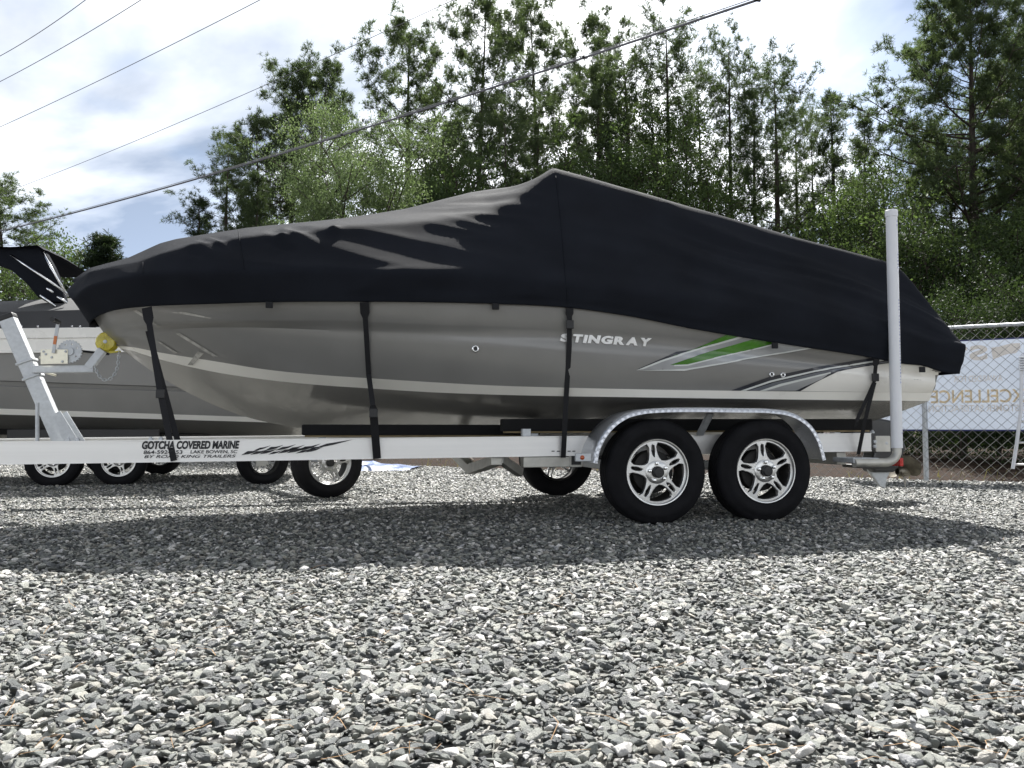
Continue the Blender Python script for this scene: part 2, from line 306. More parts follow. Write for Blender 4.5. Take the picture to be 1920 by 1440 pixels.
# ------------------------------------------------------------------ ground
def gz(x, y): return 0.018 * noise.noise(Vector((x * 0.45, y * 0.45, 3.1))) + 0.008 * noise.noise(Vector((x * 1.7, y * 1.7, 9.1)))
FA = onZ(1737, 901, 0); FB = onZ(888, 877, 0); FE = (FA - FB); FE.z = 0; FL = FE.length; FE.normalize(); FNRM = Vector((-FE.y, FE.x, 0))   # fence line, FNRM points away from the camera
def fence_pt(s, z=0, off=0): return FA + FE * s + FNRM * off + Vector((0, 0, z))
xs = np.linspace(-12, 14, 105); ys = np.linspace(-2, 20, 89)
def signed(x, y): return (Vector((x, y, 0)) - FA).dot(FNRM)
V = [(x, y, gz(x, y) - 0.012 if signed(x, y) < 0.4 else gz(x, y) - 0.10) for y in ys for x in xs]
nx = len(xs)
o = link('gravel_yard', mesh('gravel_yard', V, [(j * nx + i, j * nx + i + 1, (j + 1) * nx + i + 1, (j + 1) * nx + i) for j in range(len(ys) - 1) for i in range(nx - 1)], True), M['bed']); o['kind'] = 'structure'; o['label'] = 'grey crushed gravel yard under the boats'
g = G(); g.add([(-900, -900, -0.14), (900, -900, -0.14), (900, 900, -0.14), (-900, 900, -0.14)], [(0, 1, 2, 3)]); o = g.build('ground', 'litter'); o['kind'] = 'structure'; o['label'] = 'ground sheet reaching the horizon'
# forest floor beyond the fence, slightly uneven
rows = []
for i in range(40):
    off = 0.10 + 45 * (i / 39) ** 2
    rows.append([fence_pt(s, 0, off) + Vector((0, 0, -0.01 + 0.10 * min(1, off) * (0.5 + noise.noise(Vector((s * 0.5, off * 0.5, 1)))) + 0.2 * min(1, off / 4))) for s in np.linspace(-45, 30, 90)])
o = link('forest_floor', rows_mesh('forest_floor', rows), M['litter']); o['kind'] = 'structure'; o['label'] = 'dark brown leaf litter beyond the chain link fence'

# loose stones, real geometry: points carrying rotation, size and which stone
rng = np.random.default_rng(5); random.seed(5)
stones = bpy.data.collections.new('stone_shapes')
for k in range(16):
    bm = bmesh.new(); dm = np.array([1.0, random.uniform(0.5, 0.88), random.uniform(0.28, 0.55)])
    for _ in range(random.choice((9, 10, 12, 13))):
        v = rng.normal(size=3); v /= np.linalg.norm(v); v = np.sign(v) * np.abs(v) ** 0.75; bm.verts.new(Vector(v * dm * random.uniform(0.8, 1.05)))
    r = bmesh.ops.convex_hull(bm, input=bm.verts[:]); bmesh.ops.delete(bm, geom=[v for v in bm.verts if not v.link_faces], context='VERTS')
    bmesh.ops.bevel(bm, geom=bm.edges[:], offset=0.07, segments=1, affect='EDGES')
    me = bpy.data.meshes.new('stone'); bm.to_mesh(me); bm.free(); me.materials.append(M['stone']); stones.objects.link(bpy.data.objects.new('stone', me))
P = []; S = []
def scatter(d0, d1, sp, s0, s1, zr):
    n = int(d1 / sp) + 1
    gx, gy = np.meshgrid(np.arange(-n, n + 1), np.arange(0, n + 1)); a = np.stack([gx.ravel(), gy.ravel()], 1) * sp + rng.uniform(-0.5, 0.5, (gx.size, 2)) * sp * 1.1
    u, d = a[:, 0], a[:, 1]; keep = (d > d0) & (d <= d1) & (np.abs(u) < d * 0.86 + 0.6); u, d = u[keep], d[keep]
    X = u * math.cos(YAW) + d * math.sin(YAW); Y = d * math.cos(YAW) - u * math.sin(YAW)
    k = ((X - FA.x) * FNRM.x + (Y - FA.y) * FNRM.y) < 0.06
    for x, y in zip(X[k], Y[k]):
        P.append((x, y, gz(x, y) + random.uniform(*zr))); q = s0 + (s1 - s0) * random.random() ** 2.7; S.append((q, q, q))
scatter(0.5, 4.4, 0.0185, 0.0075, 0.029, (-0.003, 0.008))
scatter(4.4, 8.0, 0.0235, 0.010, 0.025, (-0.002, 0.009))
scatter(8.0, 17.0, 0.036, 0.014, 0.031, (-0.004, 0.008))
scatter(0.5, 5.0, 0.080, 0.013, 0.028, (0.007, 0.015))
npt = len(P); me = bpy.data.meshes.new('loose_stones'); me.vertices.add(npt); me.vertices.foreach_set('co', np.array(P, np.float32).ravel())
rot = np.stack([rng.normal(0, 0.30, npt), rng.normal(0, 0.30, npt), rng.uniform(0, 6.283, npt)], 1)
a = me.attributes.new('rot', 'FLOAT_VECTOR', 'POINT'); a.data.foreach_set('vector', rot.astype(np.float32).ravel())
a = me.attributes.new('scl', 'FLOAT_VECTOR', 'POINT'); a.data.foreach_set('vector', np.array(S, np.float32).ravel())
a = me.attributes.new('idx', 'INT', 'POINT'); a.data.foreach_set('value', rng.integers(0, 16, npt).astype(np.int32))
ls = link('loose_stones', me, None); tag(ls, 'loose grey and white crushed stones covering the yard', None, kind='stuff')
ng = bpy.data.node_groups.new('stone_scatter', 'GeometryNodeTree')
ng.interface.new_socket('Geometry', in_out='INPUT', socket_type='NodeSocketGeometry'); ng.interface.new_socket('Geometry', in_out='OUTPUT', socket_type='NodeSocketGeometry')
gi = N(ng, 'NodeGroupInput'); go = N(ng, 'NodeGroupOutput'); ci = N(ng, 'GeometryNodeCollectionInfo'); ci.inputs[0].default_value = stones; ci.inputs[1].default_value = True; ci.inputs[2].default_value = True
ip = N(ng, 'GeometryNodeInstanceOnPoints'); ip.inputs['Pick Instance'].default_value = True
def att(nm, ty): n = N(ng, 'GeometryNodeInputNamedAttribute', data_type=ty); n.inputs[0].default_value = nm; return n.outputs[0]
ng.links.new(gi.outputs[0], ip.inputs['Points']); ng.links.new(ci.outputs[0], ip.inputs['Instance']); ng.links.new(att('idx', 'INT'), ip.inputs['Instance Index'])
er = N(ng, 'FunctionNodeEulerToRotation'); ng.links.new(att('rot', 'FLOAT_VECTOR'), er.inputs[0]); ng.links.new(er.outputs[0], ip.inputs['Rotation'])
ng.links.new(att('scl', 'FLOAT_VECTOR'), ip.inputs['Scale']); ng.links.new(ip.outputs[0], go.inputs[0])
ls.modifiers.new('scatter', 'NODES').node_group = ng

# ------------------------------------------------------------------ the covered boat
XST = 4.42
def shape(B, X0, L, p, q, taper=0.05):
    def f(x):
        s = min(1.0, max(0.0, (x - X0) / L)); b = B * (1 - (1 - s) ** p) ** q
        return b - taper * max(0.0, (x - 2.2) / 2.2) ** 2
    return f
def stemx(px, py): return onY(px, py, YC).x
HC = {   # name: (pixels, half-breadth)
 'gun':  ([(190, 566), (240, 548), (300, 536), (400, 530), (600, 526), (900, 536), (1065, 552), (1300, 592), (1500, 626), (1640, 652), (1766, 694)], shape(1.22, stemx(172, 590), 2.9, 2.3, 0.62)),
 'a':    ([(200, 606), (250, 604), (320, 602), (420, 600), (650, 600), (760, 605), (1000, 613), (1100, 618), (1250, 630), (1400, 648), (1560, 672), (1640, 682), (1760, 700)], shape(1.185, stemx(183, 608), 3.0, 2.2, 0.70)),
 'a2':   ([(200, 611), (250, 609), (320, 607), (420, 604), (650, 604), (760, 609), (1000, 617), (1100, 622), (1250, 634), (1400, 652), (1560, 675), (1640, 685), (1760, 703)], shape(1.178, stemx(186, 612), 3.0, 2.2, 0.71)),
 'b':    ([(215, 627), (260, 622), (320, 617), (420, 614), (650, 621), (760, 627), (950, 637), (1100, 646), (1250, 657), (1400, 672), (1600, 694), (1756, 712)], shape(1.168, stemx(195, 625), 3.1, 2.1, 0.74)),
 'b2':   ([(216, 632), (260, 627), (320, 622), (420, 619), (650, 626), (760, 632), (950, 642), (1100, 651), (1250, 662), (1400, 677), (1600, 698), (1755, 716)], shape(1.173, stemx(199, 630), 3.1, 2.1, 0.75)),
 'st':   ([(240, 650), (300, 661), (400, 677), (500, 693), (600, 703), (690, 709), (800, 716), (930, 723), (1065, 727), (1200, 730), (1400, 733), (1600, 735), (1748, 736)], shape(1.125, stemx(221, 648), 3.4, 2.0, 0.80)),
 'ch':   ([(240, 656), (290, 671), (400, 697), (500, 712), (600, 722), (690, 728), (800, 735), (930, 740), (1065, 743), (1200, 745), (1400, 748), (1640, 751), (1742, 752)], shape(1.10, stemx(226, 653), 3.6, 1.9, 0.85)),
}
KEEL = [onY(p, q, YC) for p, q in ((172, 590), (186, 612), (199, 630), (222, 651), (240, 664), (300, 706), (370, 745), (450, 778), (540, 799))] + [Vector((x, YC, z)) for x, z in ((0.5, 0.615), (1.5, 0.60), (XST, 0.60))]
NST = 150; FR = (np.arange(NST + 1) / NST) ** 1.7
def hull_rows(cv):
    rows = {}
    for k, (pix, bf) in cv.items():
        pts = [onB(p, q, bf) for p, q in pix]; pts = [p for i, p in enumerate(pts) if i == 0 or p.x > pts[i - 1].x + 1e-4]
        x0 = next(x for x in np.linspace(-2.5, 2, 900) if bf(x) > 1e-6) - 0.005
        zk = np.interp(x0, [p.x for p in KEEL], [p.z for p in KEEL])
        zf = hermite([x0] + [p.x for p in pts if p.x > x0 + 0.03], [zk] + [p.z for p in pts if p.x > x0 + 0.03])
        xe = pts[-1].x; X = x0 + FR * (xe - x0)
        rows[k] = [Vector((x, YC - bf(x), float(zf(x)))) for x in X]
    return rows
HR = hull_rows(HC)
kx0 = HR['ch'][0].x; kz = hermite([p.x for p in KEEL], [p.z for p in KEEL]); HR['ke'] = [Vector((x, YC, float(kz(x)))) for x in kx0 + FR * (XST - 0.12 - kx0)]
HR['rib'] = [c.lerp(k, 0.45) + Vector((0, 0, -0.012 * min(1, 4 * f))) for c, k, f in zip(HR['ch'], HR['ke'], FR)]
mirror = lambda r: [Vector((p.x, 2 * YC - p.y, p.z)) for p in r]
def sub(a, b, n, bow=0.0): return [[p.lerp(q, t) + Vector((0, -bow * math.sin(math.pi * t) * min(1, 3 * f), 0)) for p, q, f in zip(a, b, FR)] for t in np.linspace(0, 1, n)]
def two(name, rows, m, parent):
    me = rows_mesh(name, rows, 30); bm = bmesh.new(); bm.from_mesh(me)
    me2 = rows_mesh(name, [mirror(r) for r in rows], 30); bm.from_mesh(me2); bmesh.ops.recalc_face_normals(bm, faces=bm.faces[:]); bm.to_mesh(me); bm.free(); return link(name, me, M[m], parent)
boat = empty('sport_boat', (1.4, YC, 0.6), 'taupe and white sport boat with green and silver side graphics under black cover', 'boat')
topside = sub(HR['gun'], HR['a'], 4, 0.012) + [HR['a2']] + sub(HR['a2'], HR['b'], 4, -0.006)[1:] + [HR['b2']] + sub(HR['b2'], HR['st'], 8, 0.012)[1:]
two('hull_side', topside, 'hull', boat)
two('chine_stripe', sub(HR['st'], HR['ch'], 3), 'stripe', boat)
two('hull_bottom', sub(HR['ch'], HR['rib'], 5, 0.0) + sub(HR['rib'], HR['ke'], 5)[1:], 'hull_low', boat)
ring = [HR[k][-1] for k in ('gun', 'a', 'b', 'st', 'ch', 'rib', 'ke')]; ring = ring + [mirror([p])[0] for p in ring[-2::-1]]
G().add(ring, [tuple(range(len(ring)))]).build('transom', 'white_gel', boat)
dk = HR['gun'][3:]; link('deck', rows_mesh('deck', [[p + Vector((0, 0.004, 0)) for p in dk], mirror(dk)]), M['white_gel'], boat)
# surface to lay graphics on
tmp = rows_mesh('tmp', topside + sub(HR['st'], HR['ch'], 3)[1:]); bmt = bmesh.new(); bmt.from_mesh(tmp); BV = BVHTree.FromBMesh(bmt)
def onhull(px, py, off=0.003):
    h = BV.ray_cast(CAM, ray(px, py).normalized())
    if h[0] is None: return None
    n = h[1] if h[1].y < 0 else -h[1]
    return h[0] + n * off
def decal(name, poly, m, off=0.003, step=6):
    pts = []
    for i in range(len(poly)):
        a, b = Vector(poly[i]), Vector(poly[(i + 1) % len(poly)]); n = max(1, int((b - a).length / step)); pts += [a.lerp(b, t / n) for t in range(n)]
    nb = len(pts); lo = (min(p.x for p in pts), min(p.y for p in pts)); hi = (max(p.x for p in pts), max(p.y for p in pts)); ins = []
    x = lo[0] + step / 2
    while x < hi[0]:
        y = lo[1] + step / 2
        while y < hi[1]: ins.append(Vector((x, y))); y += step
        x += step
    r = delaunay_2d_cdt(pts + ins, [], [tuple(range(nb))], 1, 1e-4)
    vs = [onhull(p.x, p.y, off) for p in r[0]]; fs = [f for f in r[2] if all(vs[i] is not None for i in f)]
    vs = [v if v is not None else Vector() for v in vs]
    me = mesh(name, vs, [tuple(f) for f in fs], True); bm = bmesh.new(); bm.from_mesh(me); bmesh.ops.delete(bm, geom=[v for v in bm.verts if not v.link_faces], context='VERTS'); bm.to_mesh(me); bm.free()
    return link(name, me, M[m], boat)
decal('white_panel', [(1486, 733), (1556, 698), (1600, 690), (1700, 676), (1762, 692), (1762, 702), (1747, 736)], 'white_gel', 0.0025)
decal('dark_graphic', [(1370, 732), (1440, 707), (1522, 690), (1600, 676), (1720, 660), (1720, 674), (1640, 683), (1570, 697), (1530, 716), (1500, 733)], 'navy', 0.0045)
decal('pale_line', [(1388, 732), (1444, 713), (1524, 695), (1620, 678), (1720, 663), (1720, 665), (1622, 681), (1526, 697.5), (1446, 716), (1398, 732)], 'pale', 0.0058)
decal('slate_graphic', [(1402, 732), (1450, 717), (1528, 699), (1625, 682.5), (1720, 667), (1720, 672), (1640, 681.5), (1567, 695), (1525, 714), (1494, 732)], 'slate', 0.0062)
decal('silver_wedge', [(1432, 732), (1470, 719), (1556, 698.5), (1540, 710), (1490, 732)], 'silver', 0.0074)
decal('pale_line', [(1423, 732), (1462, 719), (1556, 697.5), (1556, 700), (1470, 721.5), (1434, 732)], 'pale', 0.0086)
decal('dark_graphic', [(1193, 693), (1268, 660), (1300, 655), (1252, 680)], 'navy', 0.0040)
decal('green_graphic', [(1262, 667), (1300, 655), (1390, 615), (1480, 628), (1500, 640), (1400, 662), (1272, 688), (1255, 684)], 'green', 0.0042)
decal('pale_line', [(1192, 694), (1240, 675), (1318, 650), (1422, 620), (1426, 623), (1320, 653), (1242, 678), (1205, 692)], 'pale', 0.0082)
decal('silver_graphic', [(1198, 693), (1242, 677), (1320, 652), (1426, 621), (1444, 626), (1330, 659), (1256, 684), (1288, 684), (1370, 664), (1470, 640), (1500, 638), (1540, 648), (1440, 665), (1360, 680), (1282, 693)], 'silver', 0.0066)
decal('pale_line', [(1264, 684), (1288, 683.2), (1370, 663.5), (1470, 639), (1470, 641.5), (1370, 666), (1288, 686), (1262, 686.5)], 'pale', 0.0082)
decal('pale_line', [(1192, 694.3), (1282, 692), (1360, 679), (1440, 664), (1540, 647), (1540, 649.5), (1440, 666.5), (1360, 681.8), (1282, 695)], 'pale', 0.0084)
# raised chrome letters
x = 1049
for ch, wd in zip('STINGRAY', (22, 21, 9, 24, 24, 23, 25, 23)):
    pa, pb = onhull(x, 634, 0.002), onhull(x + wd - 3.0, 634, 0.002); py0 = 633 + (x - 1049) * 0.055
    p0 = onhull(x, py0 + 7.5, 0.002); p1 = onhull(x + wd - 2.5, py0 + 8.5, 0.002); p2 = onhull(x + 4, py0 - 8.0, 0.002)
    if not (p0 and p1 and p2): continue
    ex = p1 - p0; ey = p2 - p0; en = ex.cross(ey).normalized(); en = -en if en.y > 0 else en
    me = fit(text_mesh('letter', ch, 1, 0.05, 0.05, bevel=0.012), 0, 1, 0, 1); a = np.empty(len(me.vertices) * 3); me.vertices.foreach_get('co', a); z = a[2::3]
    zr = z.max() - z.min(); me.transform(Matrix(((ex.x, ey.x, en.x * 0.012 / zr, p0.x), (ex.y, ey.y, en.y * 0.012 / zr, p0.y), (ex.z, ey.z, en.z * 0.012 / zr, p0.z), (0, 0, 0, 1))))
    link('letter', me, M['badge'], boat); x += wd
for px, py, r in ((891, 654, 0.024), (1446, 702, 0.019), (1467, 703, 0.019)):
    p = onhull(px, py, 0.0); g = G(); g.lathe([(r * 0.5, 0.01), (r * 0.55, -0.012), (r * 0.8, -0.014), (r, -0.006), (r, 0.01)], 20, 'Y', p); f = g.build('drain_fitting', 'chrome', boat, True)
    G().lathe([(0.001, -0.004), (r * 0.52, -0.004)], 16, 'Y', p).build('drain_hole', 'black', f)
for q in ([(250, 582), (258, 581), (302, 612), (297, 612)], [(296, 640), (301, 640), (334, 661), (328, 662)], [(372, 658), (383, 662), (362, 684), (352, 684)], [(352, 686), (362, 686), (342, 708), (322, 714), (318, 711)], [(322, 585), (345, 584), (398, 596), (392, 597)], [(330, 625), (338, 624), (410, 668), (400, 668)]): decal('film_glint_strip', q, 'film', 0.0045)
# bow strips are painted-in reflections on film, and tape; outdrive below the stern
od = G(); pD = lambda px, py, y: onY(px, py, y)
YD = YC
def dpoly(pts, th, name, m, par, y=YD, bev=0.012):
    g = G(); q = [pD(px, py, y - th / 2) for px, py in pts]; g.ext([(p.x, p.z) for p in q], (0, th, 0), (0, y - th / 2, 0)); return g.build(name, m, par, False, bev)
drive = dpoly([(1600, 790), (1640, 782), (1672, 788), (1690, 812), (1700, 838), (1688, 868), (1678, 886), (1640, 886), (1632, 872), (1640, 850), (1622, 830), (1600, 826)], 0.16, 'outdrive', 'drive', boat, bev=0.02)
dpoly([(1628, 880), (1672, 880), (1664, 896), (1660, 916), (1650, 912), (1640, 897)], 0.035, 'skeg', 'galv', drive, bev=0.008)
dpoly([(1610, 872), (1684, 872), (1684, 878), (1612, 878)], 0.24, 'cavitation_plate', 'black', drive, bev=0.004)
hc = pD(1686, 884, YD); g = G(); g.lathe([(0.03, -0.02), (0.045, 0.0), (0.045, 0.09), (0.025, 0.12), (0.001, 0.125)], 16, 'X', hc); pr = g.build('propeller', 'prop', drive, True)
for k in range(3):
    a0 = k * 2.094 + 0.4; rows = []
    for i in range(7):
        r = 0.035 + 0.15 * i / 6; wch = 0.05 + 0.075 * math.sin(math.pi * (0.15 + 0.8 * i / 6))
        rows.append([hc + Vector((0.045 + wch * 0.6 * t, r * math.cos(a0 + wch / r * t * 0.75), r * math.sin(a0 + wch / r * t * 0.75))) for t in np.linspace(-1, 1, 6)])
    link('blade', rows_mesh('blade', rows), M['prop'], pr)

# ------------------------------------------------------------------ fitted boat cover
cov = empty('boat_cover', (1.4, YC, 1.2), 'fitted black canvas cover peaked in the middle and strapped down over boat', 'boat cover')
CXE = 4.50
def bb(tab): xs_, ys_ = zip(*tab); return hermite(xs_, ys_)
hemb = shape(1.238, stemx(170, 611), 2.95, 2.3, 0.62); shob = shape(1.262, stemx(127, 545), 2.95, 2.35, 0.60)
hem = [(185, 592), (210, 583), (240, 578), (275, 575), (400, 570), (500, 567), (680, 566), (800, 567), (930, 570), (1065, 577), (1180, 593), (1300, 617), (1400, 634), (1500, 650), (1640, 672), (1690, 682), (1735, 687), (1765, 697), (1793, 701)]
sho = [(135, 560), (160, 541), (200, 527), (280, 515), (400, 511), (600, 507), (800, 512), (1000, 524), (1100, 536), (1300, 560), (1500, 590), (1640, 617), (1740, 636), (1803, 646)]
rid = [(135, 526), (168, 503), (240, 483), (300, 456), (330, 448), (460, 428), (560, 418), (640, 410), (760, 391), (880, 361), (960, 341), (1010, 322), (1040, 309)]
brk = [(140, 530, .06), (168, 509, .30), (210, 499, .46), (262, 489, .60), (300, 474, .68), (360, 457, .76), (460, 441, .82), (560, 431, .86), (640, 421, .86), (760, 414, .84), (860, 404, .82), (930, 389, .80), (985, 357, .74), (1040, 309.5, .66), (1100, 326, .68), (1300, 386, .78), (1500, 442, .86), (1620, 474, .90), (1662, 485, .92), (1690, 500, .94), (1760, 590, 1.04), (1802, 643, 1.13)]
def solve(pts, bf):
    q = [onB(a, b, bf) for a, b in pts]; return [p for i, p in enumerate(q) if i == 0 or p.x > max(r.x for r in q[:i]) + 1e-3]
hp, sp_ = solve(hem, hemb), solve(sho, shob); bp_ = [onY(a, b, YC - c) for a, b, c in brk]; rp_ = [onY(a, b, YC) for a, b in rid]
tip = onY(170, 611, YC); tip2 = onY(127, 545, YC)
hz = hermite([tip.x] + [p.x for p in hp], [tip.z] + [p.z for p in hp]); sz = hermite([tip2.x] + [p.x for p in sp_], [tip2.z] + [p.z for p in sp_])
bx = [p.x for p in bp_]; lin = lambda a, b: (lambda x: np.interp(x, a, b)); bzf = lin(bx, [p.z for p in bp_]); bbf = lin(bx, [YC - p.y for p in bp_])
rp_ = rp_[:-3] + [bp_[13] + Vector((-0.03, 0, 0.05))]; rx = [p.x for p in rp_] + [p.x for p in bp_[14:]]; rzf = lin(rx, [p.z for p in rp_] + [p.z + 0.05 for p in bp_[14:-1]] + [bp_[-1].z + 0.01])
NC = 300; FC = (np.arange(NC + 1) / NC) ** 1.35
cx = {'hem': tip.x + FC * (CXE - 0.03 - tip.x), 'sho': tip2.x + FC * (CXE - tip2.x), 'brk': bx[0] + FC * (CXE - 0.01 - bx[0]), 'rid': rx[0] + FC * (CXE - 0.02 - rx[0])}
grid = []
for i in range(NC + 1):
    x = cx['hem'][i]; h = Vector((x, YC - max(0.012, hemb(x)), float(hz(x))))
    x = cx['sho'][i]; s = Vector((x, YC - max(0.012, shob(x)), float(sz(x))))
    x = cx['brk'][i]; b = Vector((x, YC - max(0.010, float(bbf(x))), float(bzf(x))))
    x = cx['rid'][i]; r = Vector((x, YC, float(rzf(x))))
    h2 = h + Vector((0, 0.012, 0.002)); sec = [h2]
    sec += [h.lerp(s, t) for t in np.linspace(0.0, 1, 15)[:-1]] + [s.lerp(b, t) for t in np.linspace(0, 1, 34)[:-1]] + [b.lerp(r, t) for t in np.linspace(0, 1, 16)]
    grid.append(sec)
A = np.array([[tuple(p) for p in s] for s in grid])
for _ in range(5):                                   # round the creases across each section
    A[:, 2:-1] = 0.5 * A[:, 2:-1] + 0.25 * (A[:, 1:-2] + A[:, 3:])
A[1:-1, 2:] = 0.6 * A[1:-1, 2:] + 0.2 * (A[:-2, 2:] + A[2:, 2:])
nrm = np.cross(np.gradient(A, axis=0), np.gradient(A, axis=1)); nrm /= np.linalg.norm(nrm, axis=2, keepdims=True) + 1e-9
if nrm[150, 30, 1] > 0: nrm = -nrm
def rid_noise(v): return 1 - abs(noise.noise(v)) * 2.2
sm = lambda a, b, x: (lambda t: t * t * (3 - 2 * t))(min(1, max(0, (x - a) / (b - a))))
D = np.zeros(A.shape[:2])
for i in range(NC + 1):
    for j in range(2, A.shape[1]):
        X, Y, Z = A[i, j]; side = sm(2, 6, j); d = 0.006 * noise.noise(Vector((X * 1.3, Z * 1.6, 2)))
        q = Z + 0.30 * X + 0.10 * noise.noise(Vector((X * 0.9, Z * 0.9, 5)))        # tension folds falling aft
        aft = sm(1.9, 2.8, X) * (1 - sm(4.2, 4.5, X)) * sm(8, 22, j) * (1 - sm(36, 47, j))
        d += 0.028 * aft * (rid_noise(Vector((X * 0.45, q * 6.5, 1.3))) - 0.5) + 0.009 * aft * (rid_noise(Vector((X * 0.7, q * 15, 4.3))) - 0.5)
        d += 0.007 * sm(2.0, 2.5, X) * (1 - sm(3.2, 3.6, X)) * sm(34, 42, j) * rid_noise(Vector((X * 0.5, q * 10, 7)))
        bw_ = sm(-1.25, -0.95, X) * (1 - sm(-0.25, 0.0, X)) * sm(26, 36, j) * (1 - sm(50, 58, j))      # puckers over the bow rail
        d += 0.030 * bw_ * sm(-0.12, 0.30, noise.noise(Vector((X * 2.3, Z * 3.1, 11)))) * (rid_noise(Vector((X * 6.5 + Z * 7.0 + 1.5 * noise.noise(Vector((X * 2, Z * 4, 1))), Z * 2.5, 4))) - 0.6)
        ws = sm(0.5, 0.9, X) * (1 - sm(1.35, 1.6, X)) * sm(24, 36, j) * (1 - sm(58, 64, j))            # slack over the windscreen
        d += 0.011 * ws * (rid_noise(Vector((X * 1.3, Z * 8.0 + 1.6 * X, 8))) - 0.5)
        low = sm(2, 8, j) * (1 - sm(13, 20, j)); q2 = Z - 0.45 * X                                         # drape above the hem
        d += 0.018 * low * rid_noise(Vector((q2 * 2.2, X * 0.8, 6))) * sm(-0.6, 0.6, X)
        side2 = sm(14, 22, j) * (1 - aft) * (1 - 0.8 * sm(38, 48, j)); d += 0.009 * side2 * (rid_noise(Vector((X * 0.8 + 3, (Z + 0.15 * X) * 4.5, 3))) - 0.5)
        for bx_, bj in ((-0.30, 44), (0.02, 45)):
            d += 0.030 * math.exp(-((X - bx_) / 0.035) ** 2 - ((j - bj) / 2.2) ** 2)
        D[i, j] = d * side * min(1, i / 12)
A2 = A + nrm * D[:, :, None]; A2[:, -1, 1] = YC
full = np.concatenate([A2, (A2 * (1, -1, 1) + (0, 2 * YC, 0))[:, -2::-1]], axis=1)
Vc = [tuple(p) for r in full for p in r]; n = full.shape[1]
F = [(i * n + j, i * n + j + 1, (i + 1) * n + j + 1, (i + 1) * n + j) for i in range(NC) for j in range(n - 1)] + [tuple(NC * n + j for j in range(n))]
fabric = link('canvas', mesh('canvas', Vc, F, True), M['cover'], cov)
bmc = bmesh.new(); bmc.from_mesh(fabric.data); BC = BVHTree.FromBMesh(bmc)
def oncover(px, py, off=0.003):
    h = BC.ray_cast(CAM, ray(px, py).normalized()); n = h[1] if h[1].y < 0 else -h[1]; return h[0] + n * off
# seam lines sewn across the canvas
for seam in ([(447, 432), (452, 470), (458, 505)], [(1042, 330), (1052, 420), (1062, 540), (1064, 570)], [(268, 492), (268, 512)]):
    pts = []
    for a, b in zip(seam[:-1], seam[1:]): pts += [oncover(a[0] + (b[0] - a[0]) * t, a[1] + (b[1] - a[1]) * t, 0.001) for t in np.linspace(0, 1, 14)]
    G().tube(pts, 0.0025, 5).build('seam', 'cover', cov, True)
def strap(pts, wd, name='strap', buckle=None, par=None):      # webbing through (point,...) facing the camera
    V = []; L = Vector((math.cos(0), 0, 0)); th = Vector((0, -0.004, 0)); g = G(); rows = []
    for i, p in enumerate(pts):
        t = (pts[min(i + 1, len(pts) - 1)] - pts[max(i - 1, 0)]).normalized(); sx = Vector((0, -1, 0)).cross(t).normalized() * (wd[i] / 2 if isinstance(wd, list) else wd / 2)
        rows.append([p - sx, p - sx + th, p + sx + th, p + sx, p - sx])
    me = rows_mesh(name, rows, False); o = link(name, me, M['strap'], cov)
    if buckle:
        p = pts[buckle]; G().box(p + Vector((0, -0.010, 0)), (0.052, 0.016, 0.055)).build('buckle', 'black', o, False, 0.004)
    return o
YR = 5.33                                             # outer face of the near rail
def railpt(px, py): return onY(px, py, YR - 0.012)
def spl(pts, n=14): return [a.lerp(b, t / n) for a, b in zip(pts[:-1], pts[1:]) for t in range(n)] + [pts[-1]]
h0 = onB(276, 577, hemb) + Vector((0, -0.01, 0)); strap(spl([h0, h0.lerp(railpt(326, 864), 0.55) + Vector((0, -.05, 0)), railpt(326, 864)]), [0.062] * 3 + [0.036] * 26, buckle=15)
strap(spl([h0 + Vector((0.01, 0.01, -0.15)), onY(333, 826, YR + 0.35)]), 0.036)
h0 = onB(683, 567, hemb) + Vector((0, -0.01, 0)); strap(spl([h0, onhull(692, 700, .012), onY(699, 760, 5.18), railpt(707, 860)]), [0.058] * 3 + [0.032] * 26 + [0.050] * 14, buckle=30)
h0 = onB(1067, 578, hemb) + Vector((0, -0.01, 0)); strap(spl([h0, onhull(1066, 650, .014), onhull(1061, 735, .02), onY(1056, 858, YR - 0.014)]), [0.052] * 3 + [0.034] * 40, buckle=6)
h0 = onB(1641, 674, hemb) + Vector((0, -0.01, 0)); hb = onhull(1636, 716, .016)
strap(spl([h0, hb]), [0.050] * 4 + [0.030] * 11, buckle=11); strap(spl([hb, onY(1606, 788, 5.20), onY(1604, 800, 5.24)], 8), 0.026); strap(spl([hb + Vector((0, -0.004, 0)), onY(1622, 786, 5.20), onY(1609, 852, YR - 0.014)], 8), 0.030)
for px, py in ((505, 569), (929, 572), (1452, 645), (1728, 690), (174, 609)):
    p = onB(px, py + 3, hemb) if px > 200 else onY(px, py, YC - 0.02)
    G().box(p + Vector((0, -0.006, 0)), (0.045, 0.014, 0.04)).build('hem_tab', 'strap', cov, False, 0.004)

